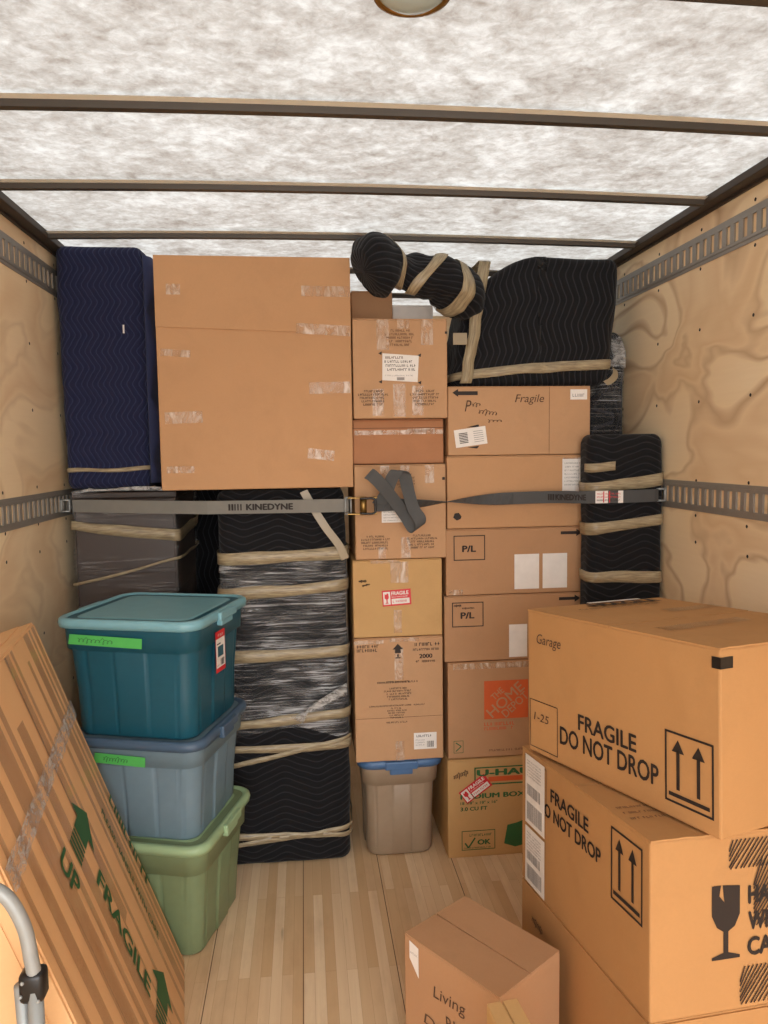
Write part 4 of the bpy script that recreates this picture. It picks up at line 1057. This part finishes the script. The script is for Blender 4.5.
bm = bmesh.new(); bx(bm, (-WA / 2 - .0016, -LA / 2 - .0016, .337 * k), (-WA / 2 + .036, -LA / 2 + .0001, .360 * k)); bx(bm, (-WA / 2 - .0016, -LA / 2 - .0016, .337 * k), (-WA / 2 + .0001, -LA / 2 + .020, .360 * k)); o = obj('black_tape', bm, ['blacktape'], oA); o['label'] = 'black tape around the corner'
d = face(WA, LA, HA, 'top', .0012); d.rect(.06, LA * .30, .30, .05, 'browntape', rot=.05); d.rect(.30, LA * .62, .20, .05, 'browntape', rot=.03); d.done('packing_tape', oA, 'brown packing tape')
d = face(WA, LA, HA, 'top', .0016); d.text('FRAGILE', .18, LA - .075, .26, .045, 'ink', .045); d.greek(.10, LA - .11, .3, .014, 'ink', 4); d.done('printing', oA)
d = face(WA, LA, HA, 'top', .0022); d.rect(.21, LA - .018, .20, .016, 'paper'); d.done('paper_label', oA, 'white paper along the back edge')
# third box, on the floor: its lid is pressed to the slope of the one above
RBm = RB; nb = Vector((.6813, 1.362, .4387))
def Bw(a, b): return nb + RBm @ Vector((a, b, 0))
q_ = [Bw(0, 0), Bw(WBx, 0), Bw(WBx, LB), Bw(0, LB)]
ctr = sum(q_, Vector()) / 4; ctr.z = 0
bm = bmesh.new(); lo = [bm.verts.new((p.x - ctr.x, p.y - ctr.y, 0)) for p in q_]; hi = [bm.verts.new((p.x - ctr.x, p.y - ctr.y, p.z - .0015)) for p in q_]
bm.faces.new(lo[::-1]); bm.faces.new(hi)
for k_ in range(4): bm.faces.new((lo[k_], lo[(k_ + 1) % 4], hi[(k_ + 1) % 4], hi[k_]))
bmesh.ops.bevel(bm, geom=bm.edges[:], offset=.004, segments=2, affect='EDGES')
oC = obj('cardboard_box', bm, ['cb_front'], loc=ctr); tag(oC, 'front right box on the floor under the stack, only its left side showing', 'box', 'cardboard boxes stacked at the front right')
e_ = (q_[0] - q_[3]); e_.z = 0; Lc = e_.length; e_.normalize()
d = Decal(q_[3] - ctr - Vector((0, 0, q_[3].z)), e_, (0, 0, 1), .0016)
d.scrawl(.07, .295, .07, .03, 'marker', 3, .002); d.poly([(.115, .20), (.165, .20), (.14, .235)], 'ink'); d.rect(.134, .12, .012, .08, 'ink'); d.done('printing', oC)
# two small cartons left of the stack
def floor_carton(p, e, L, W, H, mat, label):
    e = Vector((e[0], e[1], 0)).normalized(); s_ = Vector((-e.y, e.x, 0)); c = Vector((p[0], p[1], 0)) + e * L / 2 + s_ * W / 2
    bm = bmesh.new(); bx(bm, (-L / 2, -W / 2, 0), (L / 2, W / 2, H - .004), bev=.004)
    o = obj('cardboard_box', bm, mat, loc=c, rot=(0, 0, math.atan2(e.y, e.x))); tag(o, label, 'box', 'cardboard boxes stacked at the front right')
    for a, b in ((-W / 2 + .001, -.002), (.002, W / 2 - .001)):
        f = bmesh.new(); bx(f, (-L / 2 + .001, a, H - .004), (L / 2 - .001, b, H), bev=.001); obj('top_flap', f, mat, o)
    return o
oD = floor_carton((.231, 1.802), (.187, -.259), .315, .235, .38, 'cb_brown', 'low brown box with handwriting on the floor left of the front stack')
d = Decal((-.315 / 2, -.235 / 2, 0), (1, 0, 0), (0, 0, 1), .0016)
d.text('Living', .105, .255, .105, .040, 'marker', -.01, rot=.1, shear=.2); d.text('RM', .150, .205, .05, .035, 'marker', 0, rot=.05); d.text('Dining', .07, .17, .15, .035, 'marker', -.01, shear=.2); d.done('handwriting', oD)
d = Decal((-.315 / 2, -.235 / 2, 0), (1, 0, 0), (0, 0, 1), .0022); d.poly([(.022, .325), (.055, .285), (.055, .365), (.022, .372)], 'paper'); d.greek(.026, .34, .024, .005, 'ink_grey', 2, .0006); d.done('shipping_label', oD, 'white label')
oE = floor_carton((.347, 1.399), (.05, -.45), .26, .068, .49, 'cb_yellow', 'slim upright light brown box in front of the low handwritten box')

# ================================================================== RATCHET STRAP across the load
def ribbon(bm, path, widths, mi=0, t=.0022):
    """path: points; widths: half-width vectors per point"""
    pr = None; P = [Vector(p) for p in path]
    for i, (p, wv) in enumerate(zip(P, widths)):
        wv = Vector(wv); tg_ = (P[min(i + 1, len(P) - 1)] - P[max(i - 1, 0)]).normalized(); nn = tg_.cross(wv).normalized() * t / 2
        c = [bm.verts.new(p + wv + nn), bm.verts.new(p + wv - nn), bm.verts.new(p - wv - nn), bm.verts.new(p - wv + nn)]
        if pr:
            for k in range(4): bm.faces.new((pr[k], pr[(k + 1) % 4], c[(k + 1) % 4], c[k])).material_index = mi
        else: bm.faces.new(c)
        pr = c
    bm.faces.new(pr[::-1])
st = thing('ratchet_strap', 'grey ratchet strap stretched across the whole load between the lower tracks', 'strap', (.20, 2.76, 1.42))
SL = Vector((.20, 2.76, 1.42)); S_ = lambda x, y, z: (x - SL.x, y - SL.y, z - SL.z)
hv = (0, 0, .0245)
bm = bmesh.new(); pts = [S_(-.895, 2.985, 1.425), S_(-.62, 2.888, 1.422), S_(-.36, 2.800, 1.420), S_(-.10, 2.7795, 1.4195), S_(.165, 2.762, 1.420)]
ribbon(bm, pts, [hv] * 5); obj('webbing', bm, ['webbing'], st)
pts[3] = tuple((Vector(pts[2]) + Vector(pts[4])) / 2); a, b = Vector(pts[2]), Vector(pts[4]); ex = (b - a).normalized()
d = Decal(Vector(pts[2]) - Vector((0, 0, .0245)), ex, (0, 0, 1), .0045)
d.text('KINEDYNE', .145, .0125, .175, .024, 'ink', .05)
for k_ in range(5): d.rect(.080 + k_ * .011, .0125, .0075 if k_ < 2 else .005, .024, 'ink')
d.done('webbing_lettering', st)
# right run, with one twist
bm = bmesh.new(); pp_ = []; ww = []
ctrl = [(.26, 2.752, 1.418), (.45, 2.770, 1.422), (.60, 2.775, 1.428), (.80, 2.772, 1.433), (.95, 2.745, 1.436), (1.03, 2.688, 1.437), (1.10, 2.655, 1.438), (1.20, 2.648, 1.439), (1.30, 2.655, 1.440), (1.333, 2.668, 1.441)]
sp_ = spline([S_(*c) for c in ctrl], 8)
for i, p in enumerate(sp_):
    x = p.x + SL.x; th = math.pi * max(0, min(1, (x - .30) / .50)); th = th if th < math.pi else math.pi
    pp_.append(p); ww.append((0, -math.sin(th) * .0235, math.cos(th) * .0235) if x < .9 else (0, 0, -.0235))
# make the twist stay just in front of the boxes
pp_ = [Vector((p.x, p.y - .022 * math.sin(math.pi * max(0, min(1, (p.x + SL.x - .30) / .50))), p.z)) for p in pp_]
ribbon(bm, pp_, ww); obj('webbing', bm, ['webdark'], st)['label'] = 'darker webbing with one twist'
d = Decal(S_(1.045, 2.6585, 1.4145), (1, -.06, 0), (0, 0, 1), .004)
d.rect(.035, .001, .105, .046, 'paper'); 
for k_ in (0, 1, 2): d.greek(.040, .033 - k_ * .012, .090, .006, 'ink_red' if k_ < 2 else 'ink', k_, .0006)
d.rect(.064, .003, .004, .042, 'ink_red', .0008); d.rect(.086, .003, .004, .042, 'ink_red', .0008); d.done('warning_tag', st, 'white tag with red print')
d = Decal(S_(.925, 2.752, 1.4130), (.86, -.51, 0), (0, 0, 1), .004); d.text('KINEDYNE', .035, .012, .115, .023, 'ink', .05)
for k_ in range(3): d.rect(.006 + k_ * .009, .012, .006, .023, 'ink')
d.done('webbing_lettering', st)
# buckle
bk = bpy.data.objects.new('ratchet_buckle', None); col.objects.link(bk); bk.parent = st; bk.location = S_(.215, 2.752, 1.419)
for sg in (-1, 1):
    bm = bmesh.new(); bx(bm, (-.055, -.026, sg * .030 - .0022), (.055, .012, sg * .030 + .0022), bev=.001); obj('side_plate', bm, ['brass'], bk)
bm = bmesh.new(); tube(bm, [(.004, -.010, -.034), (.004, -.010, .034)], .013, 16); obj('spool', bm, ['brass'], bk, True)
bm = bmesh.new(); tube(bm, spline([(-.010, -.030, -.027), (.040, -.036, -.027), (.048, -.036, 0), (.040, -.036, .027), (-.010, -.030, .027)], 6), .004, 8); obj('ratchet_handle', bm, ['blackplastic'], bk, True)
bm = bmesh.new()
for a_, b_ in (((-.062, 0, -.030), (-.062, 0, .030)), ((-.042, 0, -.030), (-.042, 0, .030)), ((-.064, 0, .030), (-.040, 0, .030)), ((-.064, 0, -.030), (-.040, 0, -.030))): tube(bm, [a_, b_], .0038, 8)
obj('end_bar', bm, ['alu'], bk, True)
# loose tail: folded loops hanging over the buckle
bm = bmesh.new()
tp_ = [(.275, 2.735, 1.425), (.300, 2.722, 1.46), (.315, 2.715, 1.50), (.335, 2.706, 1.540), (.352, 2.712, 1.548), (.372, 2.722, 1.53), (.385, 2.715, 1.47), (.400, 2.700, 1.41), (.425, 2.690, 1.365), (.420, 2.700, 1.335), (.398, 2.716, 1.338), (.370, 2.728, 1.385), (.330, 2.716, 1.440), (.290, 2.700, 1.490), (.252, 2.695, 1.530), (.236, 2.700, 1.540)]
pp_ = spline([S_(*c) for c in tp_], 6); ww = []
for i, p in enumerate(pp_):
    tg_ = (pp_[min(i + 1, len(pp_) - 1)] - pp_[max(0, i - 1)]).normalized(); f = i / (len(pp_) - 1)
    if f < .30: wv = Vector((.024, -.004, -.003))
    elif f < .38: wv = Vector((.024, -.006, .0))
    elif f < .5: wv = Vector((.022, .0, .006))
    elif f < .62: wv = Vector((.020, -.0, .012))
    else: wv = Vector((.016, .002, .017))
    ww.append(wv)
# smooth the width direction along the tail
for _ in range(6): ww = [(ww[max(0, i - 1)] + ww[i] + ww[min(len(ww) - 1, i + 1)]) / 3 for i in range(len(ww))]
ribbon(bm, pp_, ww); obj('loose_tail', bm, ['webdark'], st)['label'] = 'folded loose webbing tail'
# end fittings clipped into the tracks
for (x, y, z, sg, m_) in ((-.925, 2.998, 1.425, -1, 'greentape'), (1.347, 2.672, 1.441, 1, 'alu')):
    bm = bmesh.new(); c0 = S_(x, y, z)
    for zz in (-.022, .022): tube(bm, [(c0[0] - .016, c0[1] - sg * .0, c0[2] + zz), (c0[0] + .016, c0[1], c0[2] + zz)], .004, 8)
    for xx in (-.016, .014): tube(bm, [(c0[0] + xx, c0[1], c0[2] - .024), (c0[0] + xx, c0[1], c0[2] + .024)], .004, 8)
    o = obj('end_fitting', bm, ['alu'], st, True)
